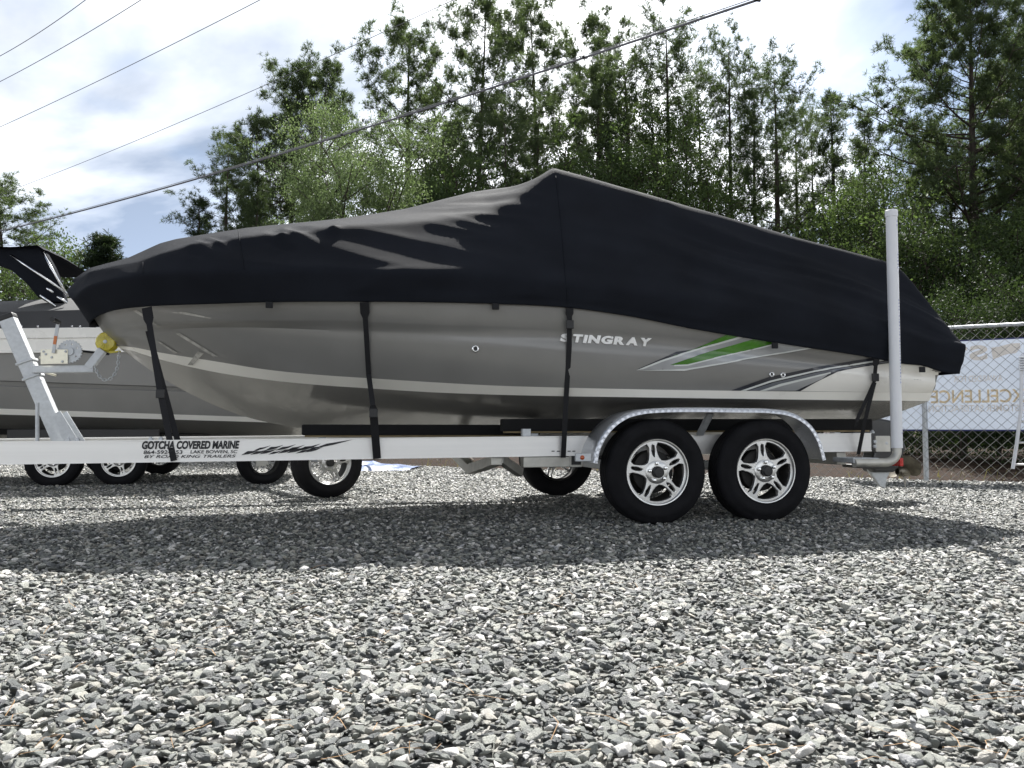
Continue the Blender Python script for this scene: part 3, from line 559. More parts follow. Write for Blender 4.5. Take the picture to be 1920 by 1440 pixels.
# ------------------------------------------------------------------ tandem trailer
tr = empty('boat_trailer', (2.5, YC, 0), 'aluminium tandem axle boat trailer with printed side rail carrying the covered boat', 'trailer')
RZ = lambda x: 0.502 + (x - 1.0) * 0.0072            # rail centre height
RH, RW = 0.133, 0.075
def rail(sgn):
    yo = (YC - YR); prof = [(-.5, -.5), (.5, -.5), (.5, -.44), (.07, -.44), (.07, .44), (.5, .44), (.5, .5), (-.5, .5), (-.5, .44), (-.38, .44), (-.38, -.44), (-.5, -.44)]
    prof = [(-.5, -.5), (.5, -.5), (.5, -.42), (-.30, -.42), (-.30, .42), (.5, .42), (.5, .5), (-.5, .5), (-.5, .45), (-.44, .45), (-.44, -.45), (-.5, -.45)]
    rows = []
    for x, y in ((3.86, 0), (-0.9, 0), (-1.9, 0.02), (-4.4, 0.85)):
        rows.append([Vector((x, YC - sgn * (yo - y - RW / 2 - a * RW), RZ(x) + b * RH)) for a, b in prof + prof[:1]])
    g = G(); me = rows_mesh('side_rail', rows, False); g.add([v.co for v in me.vertices], [tuple(p.vertices) for p in me.polygons]); m = len(prof)
    g.F.append(tuple(range(m))); g.F.append(tuple(3 * (m + 1) + i for i in range(m)))
    return g.build('side_rail', 'alu', tr)
nr = rail(1); rail(-1)
yo = YC - YR
for x in (1.05, 3.6):
    g = G(); z0 = RZ(x) - RH / 2 - 0.004
    pl = [(-yo + .04, 0), (-yo + .04, -0.05), (-0.42, -0.115), (0, -0.16), (0.42, -0.115), (yo - .04, -0.05), (yo - .04, 0), (yo - 0.16, 0), (0.40, -0.045), (0, -0.085), (-0.40, -0.045), (-yo + .16, 0)]
    if x > 3: pl = [(-yo + .04, 0), (-yo + .04, -0.09), (yo - .04, -0.09), (yo - .04, 0)]
    g.ext(pl, (0.075, 0, 0), (x, YC, z0), (0, 1, 0)); g.build('crossmember', 'alu_dull', tr, False, 0.004)
g = G(); p = onY(1080, 862, YR + 0.02); g.ext([(-.05, 0), (.05, 0), (.05, -.085), (.04, -.095), (-.04, -.095), (-.05, -.085)], (0, 0.1, 0), p + Vector((0, 0, 0.045))); st = g.build('step_bracket', 'alu_dull', tr, False, 0.004)
G().box(p + Vector((0, -0.004, 0.0)), (0.064, 0.012, 0.066)).build('socket_opening', 'black', st)
p = onY(1022, 866, YR + 0.06); G().box(p, (0.32, 0.10, 0.07)).build('axle_mount', 'alu_dull', tr, False, 0.006)
g = G(); a0 = onY(938, 860, YR + 0.05); b0 = onY(975, 886, YR + 0.3); g.bar(a0, b0, 0.05, 0.06); g.build('hanger_bracket', 'alu_dull', tr, False, 0.004)
WX = [onY(1235, 893, 5.05).x, onY(1439, 890, 5.05).x]; WZ = 0.340; WR = 0.345; WYN = 5.16; WYF = 2 * YC - WYN
for x in WX: G().bar((x, WYN + 0.1, WZ), (x, WYF - 0.1, WZ), 0.07, 0.07).build('axle', 'galv', tr, False, 0.008)
# one wheel, built round the origin facing -Y
tw = 0.107
prof = [(0.206, -0.078), (0.222, -0.094), (0.232, -0.096), (0.236, -0.100), (0.262, -0.106), (0.268, -0.109), (0.292, -0.107), (0.297, -0.104), (0.318, -0.098), (0.331, -0.090), (0.338, -0.078)]
for yg in (-0.062, -0.024, 0.018, 0.056): prof += [(0.343, yg - 0.008), (0.343, yg), (0.335, yg + 0.001), (0.335, yg + 0.007), (0.343, yg + 0.008)]
prof += [(r, -y) for r, y in prof[10::-1]]
ty = G().lathe(prof, 72); T_TYRE = mesh('tyre', ty.V, ty.F, 35)
ba = G().lathe([(0.200, -0.072), (0.208, -0.098), (0.214, -0.099), (0.217, -0.092), (0.214, -0.080)], 60); T_BAR = mesh('rim_lip', ba.V, ba.F, 35)
br_ = G().lathe([(0.200, -0.071), (0.188, -0.05), (0.186, 0.085), (0.206, 0.094)], 60); T_BRL = mesh('rim_barrel', br_.V, br_.F, 35); T_BRL.materials.append(M['drum'])
def arc(r, a0, a1, n=8): return [(r * math.cos(a), r * math.sin(a)) for a in np.linspace(a0, a1, n)]
sps = [arc(0.203, 0, 2 * math.pi * 59 / 60, 60)]
for k in range(5):
    c = math.radians(66 + 72 * k)                  # big window between the spoke pairs
    o_ = arc(0.194, c - 0.47, c + 0.40, 10); i_ = [(0.165, 0.47), (0.125, 0.42), (0.095, 0.28), (0.080, 0.0), (0.095, -0.30), (0.125, -0.44), (0.165, -0.51)]
    sps.append(o_ + [(r * math.cos(c + a), r * math.sin(c + a)) for r, a in i_])
    c2 = c + math.radians(34); sl = [(0.176, -0.075), (0.184, 0), (0.175, 0.06), (0.145, 0.115), (0.115, 0.12), (0.092, 0.03), (0.098, -0.09), (0.138, -0.115)]
    sps.append([(r * math.cos(c2 + a), r * math.sin(c2 + a)) for r, a in sl])
T_FACE = xform(curve_mesh('spokes', sps, 0.013, 0.004), Matrix.Translation((0, -0.062, 0)) @ FRONT)
hb_ = G().lathe([(0.078, -0.055), (0.076, -0.084), (0.066, -0.090), (0.040, -0.090), (0.040, -0.075)], 40); T_HUB = mesh('hub', hb_.V, hb_.F, 35)
cp = G().lathe([(0.037, -0.075), (0.036, -0.118), (0.030, -0.126), (0.0005, -0.127)], 30); T_CAP = mesh('hub_cap', cp.V, cp.F, 35)
dr = G().lathe([(0.0005, -0.02), (0.128, -0.02), (0.140, -0.012), (0.142, 0.05), (0.06, 0.062), (0.0005, 0.062)], 36); T_DRUM = mesh('brake_drum', dr.V, dr.F, 35)
ln = G().lathe([(0.0125, 0.0), (0.0125, -0.018), (0.010, -0.026), (0.0005, -0.028)], 8, c=(0, -0.086, 0)); T_NUT = mesh('lug_nut', ln.V, ln.F, 35)
for me_, m_ in ((T_TYRE, 'rubber'), (T_BAR, 'rim'), (T_FACE, 'rim'), (T_HUB, 'rim'), (T_CAP, 'black'), (T_DRUM, 'drum'), (T_NUT, 'chrome')): me_.materials.append(M[m_])
def wheel(root, loc, flip=False, turn=0.0, nuts=True, drum=True, yaw=0.0, k=1.0):
    e = bpy.data.objects.new('wheel', None); C.objects.link(e); e.parent = root; e.matrix_parent_inverse = Matrix.Translation(-root.location)
    e.location = loc; e.rotation_euler = (0, turn, 0) if not flip and not yaw else (0, turn, (math.pi if flip else 0) + yaw); e.rotation_mode = 'XYZ'; e['local'] = 1; e.scale = (k, k, k)
    for nm, me_ in (('tyre', T_TYRE), ('rim_lip', T_BAR), ('rim_barrel', T_BRL), ('spokes', T_FACE), ('hub', T_HUB), ('hub_cap', T_CAP)) + ((('brake_drum', T_DRUM),) if drum else ()): link(nm, me_, None, e)
    if nuts:
        for k in range(5):
            q = link('lug_nut', T_NUT, None, e); a = math.radians(100 + 72 * k); q.location = (0.058 * math.cos(a), 0, 0.058 * math.sin(a))
    return e
for i, x in enumerate(WX):
    wheel(tr, (x, WYN, WZ), False, (0.02, 0.06)[i]); wheel(tr, (x, WYF, WZ), True, 0.5 + i, False, False)
# fenders of tread plate
def fender(sgn):
    pix = [(1112, 868), (1116, 845), (1130, 815), (1150, 792), (1175, 776), (1205, 768), (1240, 765), (1300, 764), (1380, 765), (1450, 767), (1478, 771), (1504, 782), (1524, 799), (1538, 822), (1546, 846), (1550, 862)]
    P_ = [onY(a, b, 5.03) for a, b in pix]; xs_ = [0.0]
    for a, b in zip(P_[:-1], P_[1:]): xs_.append(xs_[-1] + (b - a).length)
    fx, fz = hermite(xs_, [p.x for p in P_]), hermite(xs_, [p.z for p in P_]); T = np.linspace(0, xs_[-1], 90); me = bpy.data.meshes.new('fender'); bm = bmesh.new(); uv = bm.loops.layers.uv.new('UVMap'); rows = []
    for t in T:
        p = Vector((float(fx(t)), 0, float(fz(t)))); q = Vector((float(fx(t + .01)), 0, float(fz(t + .01)))) - Vector((float(fx(t - .01)), 0, float(fz(t - .01)))); q.normalize(); nn = Vector((-q.z, 0, q.x)); nn = nn if nn.length else Vector((0, 0, 1))
        cs = [(0.0, -0.030), (0.0, -0.012), (0.004, -0.003), (0.012, 0.0), (0.27, 0.0), (0.27, -0.004), (0.012, -0.005), (0.005, -0.012), (0.004, -0.030)]
        rows.append([bm.verts.new((p.x + nn.x * b, YC - sgn * (YC - 5.03 - a), p.z + nn.z * b)) for a, b in cs])
    vv = [0, .018, .03, .04, .30, .31, .57, .59, .61]
    for i in range(len(T) - 1):
        for j in range(8):
            f = bm.faces.new((rows[i][j], rows[i][j + 1], rows[i + 1][j + 1], rows[i + 1][j])); f.smooth = True
            for l, (u_, v_) in zip(f.loops, ((T[i], vv[j]), (T[i], vv[j + 1]), (T[i + 1], vv[j + 1]), (T[i + 1], vv[j]))): l[uv].uv = (u_, v_)
    bmesh.ops.recalc_face_normals(bm, faces=bm.faces[:]); bm.to_mesh(me); bm.free(); fo = link('fender', me, M['tread'], tr); return fo
fn = fender(1); fender(-1)
for px in (1325, 1318): pass
G().bar(onY(1312, 815, 5.31), onY(1332, 775, 5.20), 0.05, 0.02).build('fender_brace', 'galv', fn)
p = onY(1089, 858, 5.02); g = G(); g.box(p + Vector((0.02, 0.02, 0)), (0.10, 0.03, 0.05)); ml = g.build('marker_bracket', 'galv', tr, False, 0.004)
G().lathe([(0.0005, -0.006), (0.013, -0.004), (0.016, 0.004)], 16, c=p + Vector((0.012, 0.004, 0))).build('marker_lens', 'amber', ml, True)
# bunks
for (pa, pb, y, hh) in (((566, 806), (1010, 806), 5.93, 0.075), ((940, 797), (1628, 796), 5.62, 0.085)):
    for sgn in (1, -1):
        A_, B_ = onY(*pa, y), onY(*pb, y); yy = y if sgn == 1 else 2 * YC - y
        g = G(); g.bar((A_.x, yy, A_.z), (B_.x, yy, B_.z), 0.11, hh); bk = g.build('bunk', 'carpet', tr, False, 0.012)
        G().bar((A_.x + 0.02, yy, A_.z - hh / 2 - 0.006), (B_.x - 0.02, yy, B_.z - hh / 2 - 0.006), 0.08, 0.012).build('bunk_board', 'wood', bk)
        for t in (0.08, 0.9):
            q = A_.lerp(B_, t); G().box((q.x, yy, (q.z - hh / 2 - 0.016 + RZ(q.x) - RH / 2) / 2), (0.05, 0.06, max(0.02, q.z - hh / 2 - 0.016 - RZ(q.x) + RH / 2))).build('bunk_post', 'galv', bk)
p = onY(986, 812, YR + 0.08); G().box((p.x, YR + 0.08, RZ(p.x) + RH / 2 + 0.025), (0.058, 0.05, 0.05)).build('bunk_clamp', 'galv', tr, False, 0.004)
for px in (1060, 1066): pass
for px, py in ((128, 828), (146, 827), (283, 824), (302, 824), (1636, 812)):
    q = onY(px, py, YR + 0.04); z = RZ(q.x) + RH / 2; G().lathe([(0.0005, z + 0.022), (0.008, z + 0.02), (0.008, z + 0.012), (0.015, z + 0.010), (0.015, z - 0.002)], 6, 'Z', (q.x, YR + 0.04, 0)).build('rail_bolt', 'galv', tr)
for px, py in ((1640, 828), (1640, 837), (1661, 831)):
    q = onY(px, py, YR); G().lathe([(0.0005, -0.012), (0.013, -0.010), (0.015, 0.004)], 6, c=q).build('rail_bolt', 'galv', tr)
G().box(onY(1655, 832, YR - 0.004), (0.12, 0.012, 0.115)).build('end_plate', 'alu_dull', tr, False, 0.002)
# stern guide pole: PVC tube on a bent steel bracket
YP = 5.07
def guide(sgn):
    top, bot = onY(1671, 394, YP), onY(1682, 840, YP); y = lambda v: YC - sgn * (YC - v)
    xg = (top.x + bot.x) / 2
    pl = G().lathe([(0.038, bot.z), (0.038, top.z - 0.02)], 28, 'Z', (xg, y(YP), 0)).build('guide_pole', 'pvc', tr, True)
    G().lathe([(0.038, top.z - 0.05), (0.0425, top.z - 0.048), (0.0425, top.z - 0.008), (0.036, top.z), (0.0005, top.z + 0.002)], 28, 'Z', (xg, y(YP), 0)).build('pole_cap', 'pvc', pl, 35)
    e = [Vector((xg, y(YP), bot.z + 0.02))] + [Vector((xg - 0.10 + 0.10 * math.cos(a), y(YP), bot.z - 0.02 - 0.10 * math.sin(a) * 0.8)) for a in np.linspace(0, math.pi / 2, 9)] + [Vector((xg - 0.34, y(YP), bot.z - 0.10))]
    G().tube(e, 0.030, 18).build('pole_bracket', 'alu_dull', pl, 35)
    G().box((xg - 0.25, y(YP + 0.11), bot.z - 0.085), (0.20, 0.24, 0.035)).build('bracket_foot', 'galv', pl, False, 0.004)
    if sgn == 1:
        for z0, z1 in ((top.z - 0.12, top.z - 0.06), (top.z - 0.42, top.z - 0.30), (bot.z + 0.45, bot.z + 1.05), (bot.z + 0.10, bot.z + 0.14)):
            n_ = max(1, int((z1 - z0) / 0.022)); g = G()
            for k in range(n_):
                a = -1.12; z = z0 + (z1 - z0) * k / n_
                c = Vector((xg + 0.0386 * math.cos(a), YP + 0.0386 * math.sin(a), z)); tq = Vector((-math.sin(a), math.cos(a), 0)) * 0.004; hgt = random.choice((0.006, 0.009, 0.012))
                g.add([c - tq, c + tq, c + tq + Vector((0, 0, hgt)), c - tq + Vector((0, 0, hgt))], [(0, 1, 2, 3)])
            g.build('pipe_print', 'print_blue', pl)['kind'] = 'stuff'
    return xg
xg = guide(1); guide(-1)
q = onY(1682, 866, YP + 0.12); g = G(); g.box(q, (0.032, 0.10, 0.06)); g.build('tail_light', 'red', tr, False, 0.008)
# winch stand
A_, B_ = onY(8, 592, YC - 0.05), onY(112, 830, YC - 0.05); A_.y = B_.y = YC; ax = (B_ - A_).normalized(); sd_ = Vector((0, 1, 0)).cross(ax)
wp = G().bar(A_, B_ + ax * 0.06, 0.098, 0.095, (0, 1, 0)).build('winch_post', 'galv', tr, False, 0.008)
G().bar(A_ - ax * 0.012, A_ + ax * 0.028, 0.105, 0.102, (0, 1, 0)).build('post_cap', 'black', wp, False, 0.012)
for t in (0.36, 0.48):
    c = A_.lerp(B_, t); G().bar(c - ax * 0.009, c + ax * 0.009, 0.118, 0.118, (0, 1, 0)).build('clamp', 'galv', wp, False, 0.006)
    q = c + sd_ * (0.085 if sd_.x > 0 else -0.085); G().tube([q, q + Vector((0.07, -0.02, -0.02))], 0.008, 8).build('u_bolt', 'zinc', wp)
G().tube([onY(70, 755, YC - 0.16), onY(70, 828, YC - 0.16)], 0.013, 8).build('post_brace', 'galv', wp)
for dy in (-0.075, 0.075): G().bar(Vector((B_.x - 0.03, YC + dy, B_.z + 0.2)), Vector((B_.x + 0.10, YC + dy, B_.z - 0.02)), 0.006, 0.08).build('gusset', 'galv', wp)
YA = YC - 0.05
wa = G().bar(onY(62, 693, YA), onY(177, 692, YA), 0.06, 0.05).build('winch_arm', 'galv', tr, False, 0.006)
G().bar(onY(166, 690, YA), onY(193, 656, YA), 0.055, 0.065, (0, 1, 0)).build('roller_arm', 'galv', wa, False, 0.006)
for dy in (-0.06, 0.05):
    q = [onY(a, b, YA + dy) for a, b in ((76, 655), (127, 655), (127, 682), (76, 683))]; g = G(); g.ext([(p.x, p.z) for p in q], (0, 0.005, 0), (0, YA + dy, 0)); wb = g.build('winch_plate', 'zinc', wa, False, 0.002)
    for a, b in ((82, 659), (123, 659), (86, 664), (117, 678), (97, 670)): G().lathe([(0.0005, -0.008), (0.008, -0.006), (0.009, 0.0)], 8, c=onY(a, b, YA + dy)).build('winch_bolt', 'galv', wb)
gc = onY(131, 659, YA - 0.035); ts = []
for k in range(48): a = 2 * math.pi * k / 48; ts += [((0.074 if k % 2 else 0.080) * math.cos(a + s), (0.074 if k % 2 else 0.080) * math.sin(a + s)) for s in (-0.04, 0.04)]
holes = [[(0.052 * math.cos(a) + 0.007 * math.cos(b), 0.052 * math.sin(a) + 0.007 * math.sin(b)) for b in np.linspace(0, 5.6, 8)] for a in (0.5, 1.3, 2.1, 3.4, 4.6, 5.6)]
link('winch_gear', xform(curve_mesh('winch_gear', [ts] + holes, 0.005, 0.001), Matrix.Translation(gc) @ FRONT), M['galv'], wa)
G().lathe([(0.028, 0.0), (0.028, -0.012), (0.0005, -0.012)], 16, c=gc + Vector((0, -0.006, 0))).build('gear_hub', 'galv', wa)
G().lathe([(0.03, 0.02), (0.03, 0.07)], 20, c=gc).build('winch_drum', 'black', wa)
q0, q1 = onY(100, 662, YA - 0.075), onY(109, 604, YA - 0.085); hd = G().bar(q0, q1, 0.022, 0.008, (0, 1, 0)).build('crank_handle', 'galv', wa, False, 0.002)
G().bar(q0.lerp(q1, 0.28) + Vector((0, -0.005, 0)), q0.lerp(q1, 0.55) + Vector((0, -0.005, 0)), 0.020, 0.003, (0, 1, 0)).build('warning_sticker', 'orange', wa)
G().tube([q1 + Vector((0, 0.01, 0)), q1 + Vector((-0.005, -0.11, 0.006))], 0.017, 12).build('crank_grip', 'black', wa, 35)
G().tube([gc + Vector((0.05, 0.05, 0.01)), onY(205, 664, YC - 0.01)], 0.008, 6).build('winch_strap', 'strap', wa)
rc = onY(201, 642, YC); ro = G().lathe([(0.012, -0.055), (0.060, -0.052), (0.070, -0.036), (0.060, -0.018), (0.048, 0.0), (0.060, 0.018), (0.070, 0.036), (0.060, 0.052), (0.012, 0.055)], 40, c=rc).build('bow_roller', 'yellow', tr, 40)
for k in range(14):
    a = 2 * math.pi * k / 14; G().bar(rc + Vector((0.024 * math.cos(a), -0.0545, 0.024 * math.sin(a))), rc + Vector((0.058 * math.cos(a), -0.053, 0.058 * math.sin(a))), 0.004, 0.006, (0, 1, 0)).build('roller_rib', 'yellow', ro)
G().lathe([(0.0005, -0.066), (0.012, -0.064), (0.014, -0.05)], 14, c=rc).build('roller_axle', 'galv', ro)
G().bar(onY(205, 661, YC - 0.05), onY(226, 659, YC - 0.05), 0.035, 0.012).build('bow_eye', 'yellow', tr, False, 0.004)
# safety chain
cpts = [onY(a, b, YC - 0.09) for a, b in ((223, 660), (222, 672), (221, 685), (217, 698), (210, 708), (202, 713), (193, 712), (186, 705), (181, 696), (178, 688))]; pts = spl(cpts, 30); L_ = [0]
for a, b in zip(pts[:-1], pts[1:]): L_.append(L_[-1] + (b - a).length)
nl = int(L_[-1] / 0.021)
for k in range(nl):
    s = (k + 0.5) * L_[-1] / nl; i = int(np.searchsorted(L_, s)); c = pts[min(i, len(pts) - 1)]; t = (pts[min(i + 3, len(pts) - 1)] - pts[max(i - 3, 0)]).normalized()
    sdv = t.cross(Vector((0, 1, 0))).normalized() if k % 2 else Vector((0, 1, 0)); loop = [c + t * (0.0155 * math.cos(a)) + sdv * (0.0085 * math.sin(a)) for a in np.linspace(0, 2 * math.pi, 13)]
    G().tube(loop, 0.0032, 6, False).build('chain_link', 'galv', tr, True)
# printing on the rail
def railtext(s, x0, x1, y0, y1, bold=0.03, shear=0.0):
    a, b = onY(x0, y1, YR), onY(x1, y1, YR); z1 = (onY((x0 + x1) / 2, y0, YR)).z; zb = onY((x0 + x1) / 2, y1, YR).z
    me = fit(text_mesh('lettering', s, 1, 0.0, bold, shear), a.x, b.x, zb, z1); me.transform(FRONT); me.transform(Matrix.Translation((0, YR - 0.0012 , 0))); return link('lettering', me, M['ink'], nr)
RO = 0.0055   # web is recessed behind the flanges
railtext('GOTCHA COVERED MARINE', 266, 449, 826.5, 842, 0.045, 0.18)
railtext('864-592-0 53', 269, 342, 844.2, 851.4, 0.012, 0.1); railtext('LAKE BOWEN, SC', 357, 445, 843.8, 851, 0.012, 0.1)
railtext('BY ROAD KING TRAILERS', 270, 442, 852.8, 858.4, 0.01, 0.3)
random.seed(11); gsc = G()
def rl(px, py): q = onY(px, py, YR); return (q.x, q.z)
def shard(x0, y0, ln_, th):
    pts = [(x0, y0), (x0 + ln_ * .35, y0 - th * 1.5 - ln_ * .10), (x0 + ln_ * .6, y0 - th * .7 - ln_ * .16), (x0 + ln_, y0 - ln_ * .30), (x0 + ln_ * .62, y0 - ln_ * .12), (x0 + ln_ * .38, y0 - ln_ * .05)]
    gsc.add([(rl(*p)[0], YR - 0.0012, rl(*p)[1]) for p in pts], [tuple(range(len(pts)))])
for k in range(8): shard(452 + k * 17, 854 - k * 0.6 + random.uniform(-1.5, 0.5), random.uniform(26, 44), random.uniform(1.2, 2.8))
for k in range(6): shard(476 + k * 20, 845.5 - k * 0.4 + random.uniform(-1.5, 1.5), random.uniform(28, 46), random.uniform(1.2, 2.6))
gsc.add([(rl(*p)[0], YR - 0.0013, rl(*p)[1]) for p in ((585, 842), (612, 832), (662, 824), (625, 834))], [(0, 1, 2, 3)])
gsc.build('flame_graphic', 'ink', nr)
for px, py in ((1037, 846), (1047, 846), (1067, 846), (1076, 846)): G().box(onY(px, py, YR - 0.001), (0.020, 0.002, 0.006)).build('rail_sticker', 'ink', nr)

# ------------------------------------------------------------------ second boat on its trailer, behind the bow
DX, DY = -4.9, 4.5; YB = YC + DY
b2 = empty('sport_boat', (-3.2, YB, 0.6), 'taupe boat with white gunwale band and folded bimini behind the winch stand', 'boat')
def zline(pts, y): q = [onY(a, b, y) for a, b in pts]; k = (q[-1].z - q[0].z) / (q[-1].x - q[0].x); return lambda x: q[0].z + k * (x - q[0].x)
YN = YB - 1.2
def brow(B, zf, x0=-7.4, x1=-0.28, rise=0.0):
    r = []
    for x in np.concatenate([x0 + 2.6 * np.linspace(0, 1, 26) ** 1.8, np.linspace(x0 + 2.75, x1, 24)]):
        s = min(1, max(0, (x - x0) / 2.9)); r.append(Vector((x, YB - B * (1 - (1 - s) ** 2.2) ** 0.65, zf(x) + rise * (1 - s) ** 2)))
    return r
z_rim, z_ln, z_wb = zline([(0, 615), (170, 613)], YN), zline([(0, 634), (170, 632)], YN), zline([(0, 658), (170, 657)], YN)
z_a, z_b = zline([(0, 713), (400, 727)], YN), zline([(0, 722), (400, 734)], YN); z_st, z_ch = zline([(0, 766), (540, 784)], YN), zline([(0, 777), (540, 793)], YN)
ct = zline([(0, 572), (130, 566)], YB - 0.75); cm = zline([(0, 585), (150, 581)], YB - 1.05)
def two2(name, rows, m):
    me = rows_mesh(name, rows, 30); me2 = rows_mesh(name, [[Vector((p.x, 2 * YB - p.y, p.z)) for p in r] for r in rows], 30); bm = bmesh.new(); bm.from_mesh(me); bm.from_mesh(me2); bmesh.ops.recalc_face_normals(bm, faces=bm.faces[:]); bm.to_mesh(me); bm.free(); return link(name, me, M[m], b2)
two2('gunwale_band', [brow(1.19, z_rim), brow(1.205, lambda x: z_rim(x) - .012), brow(1.2, z_ln), brow(1.222, lambda x: z_ln(x) - .006), brow(1.205, lambda x: z_ln(x) - .012), brow(1.20, z_wb)], 'white_gel')
two2('rub_rail', [brow(1.20, z_wb), brow(1.225, lambda x: z_wb(x) - .006), brow(1.225, lambda x: z_wb(x) - .022), brow(1.19, lambda x: z_wb(x) - .03)], 'white_gel')
two2('hull_side', [brow(1.19, lambda x: z_wb(x) - .03), brow(1.165, z_a), brow(1.150, lambda x: z_a(x) - .012), brow(1.140, z_b), brow(1.150, lambda x: z_b(x) - .012), brow(1.10, z_st, -7.2)], 'hull')
two2('chine_stripe', [brow(1.10, z_st, -7.2), brow(1.08, z_ch, -7.1)], 'stripe')
two2('hull_bottom', [brow(1.08, z_ch, -7.1), brow(1.0, lambda x: z_ch(x) - .03, -7.05), brow(0.55, lambda x: z_ch(x) - .20, -7.0, rise=.05), brow(0.02, lambda x: 0.44, -6.9, rise=.4)], 'hull_low')
cvr = two2('canvas_cover', [brow(1.195, lambda x: z_rim(x) - .004), brow(1.16, lambda x: z_rim(x) + .03), brow(1.05, cm), brow(0.75, ct), brow(0.4, lambda x: ct(x) + .10), brow(0.0, lambda x: ct(x) + .14)], 'cover2')
for px in (8, 40, 71, 135, 150): q = onY(px, 612, YB - 1.207); G().lathe([(0.0005, -0.010), (0.010, -0.006), (0.012, 0.004)], 10, c=q).build('snap', 'chrome', cvr, True)
ring = [brow(1.19, z_rim)[-1], brow(1.10, z_st)[-1], brow(1.08, z_ch)[-1], brow(.02, lambda x: .44)[-1]]; ring += [Vector((p.x, 2 * YB - p.y, p.z)) for p in ring[::-1]]
G().add(ring, [tuple(range(8))]).build('transom', 'white_gel', b2)
# folded bimini
yb_ = YB - 0.95
can = [(-60, 455), (-20, 462), (20, 463), (70, 459), (82, 468), (100, 500), (118, 545), (122, 566), (86, 566), (70, 556), (48, 530), (20, 506), (-15, 492), (-60, 482)]
g = G(); rows = []
for t in np.linspace(0, 1, 14):
    y = yb_ + 1.9 * t; sag = 0.05 * math.sin(math.pi * t); rows.append([Vector((p.x, y, p.z + sag + 0.02 * noise.noise(Vector((p.x * 4, y * 3, p.z * 4))))) for p in [onY(a, b, yb_) for a, b in spl([Vector((c[0], c[1])) for c in can[:5]], 4)]])
bt = link('bimini_canvas', rows_mesh('bimini_canvas', rows), M['cover'], b2)
g = G(); q = [onY(a, b, yb_ + 0.10) for a, b in can]; g.ext([(p.x, p.z) for p in q], (0, 0.14, 0), (0, yb_ + 0.10, 0)); g.build('bimini_boot', 'cover', bt, False, 0.02)
for a, b in (((20, 478), (130, 553)), ((78, 470), (127, 556)), ((76, 553), (104, 575)), ((108, 556), (126, 568)), ((88, 540), (100, 549))):
    for off in (0, 2.1): G().tube([onY(*a, yb_ + 0.03) + Vector((0, off, 0)), onY(*b, yb_ + 0.03) + Vector((0, off, 0))], 0.0135, 10).build('bimini_pole', 'chrome', bt, True)
t2 = empty('boat_trailer', (-2.4, YB, 0), 'aluminium tandem trailer under the boat with folded bimini', 'trailer')
for s in (1, -1):
    g = G(); g.bar((-0.9, YB - s * 0.95, 0.45), (-8.5, YB - s * 0.95, 0.43), 0.07, 0.12); g.build('side_rail', 'alu_dull', t2)
    G().bar((-0.8, YB - s * 0.62, 0.58), (-4.2, YB - s * 0.62, 0.58), 0.1, 0.07).build('bunk', 'carpet', t2)
W2 = [onY(98, 868, 9.66).x, onY(222, 868, 9.66).x]
for x in W2:
    wheel(t2, (x, 9.74, .275), False, 0.5, True, True, 0.0, .82); wheel(t2, (x, 2 * YB - 9.74, .275), True, 0.3, False, False, 0.0, .82); G().bar((x, 9.8, .275), (x, 2 * YB - 9.8, .275), 0.07, 0.07).build('axle', 'galv', t2)
G().bar((W2[0] - .42, 9.60, .54), (W2[1] + .42, 9.60, .54), 0.02, 0.13).build('fender_skirt', 'black', t2, False, 0.008)
for x in (-1.4, -4.6): G().bar((x, YB - .95, 0.40), (x, YB + .95, 0.40), 0.08, 0.07).build('crossmember', 'alu_dull', t2)
# small empty single-axle trailer parked between the two
n0 = onZ(612, 932, 0); f0 = onZ(492, 908, 0); axd = (f0 - n0).normalized(); yw = math.atan2(-axd.x, axd.y); mid = (n0 + f0) / 2; fw = Vector((axd.y, -axd.x, 0))
t3 = empty('utility_trailer', (mid.x, mid.y, 0), 'low empty single axle trailer parked on gravel behind the printed rail', 'trailer')
wheel(t3, (n0.x, n0.y, 0.312), False, 0.35, True, False, yw, .92); wheel(t3, (f0.x, f0.y, 0.27), True, 0.3, False, False, yw, .80)
G().bar(n0 + axd * 0.12 + Vector((0, 0, .335)), f0 - axd * 0.12 + Vector((0, 0, .335)), 0.05, 0.05).build('axle', 'galv', t3)
for t in (0.22, 0.78):
    c = n0.lerp(f0, t) + Vector((0, 0, 0.42)); G().bar(c - fw * 1.0, c + fw * 0.9, 0.05, 0.07).build('side_rail', 'galv', t3)
for k in (-0.95, 0.0, 0.85):
    G().bar(n0.lerp(f0, .2) + fw * k + Vector((0, 0, .455)), n0.lerp(f0, .8) + fw * k + Vector((0, 0, .455)), 0.05, 0.04).build('crossmember', 'galv', t3)
G().bar(mid - fw * 0.95 + Vector((0, 0, .42)), mid - fw * 2.2 + Vector((0, 0, .40)), 0.06, 0.06).build('tongue', 'galv', t3)

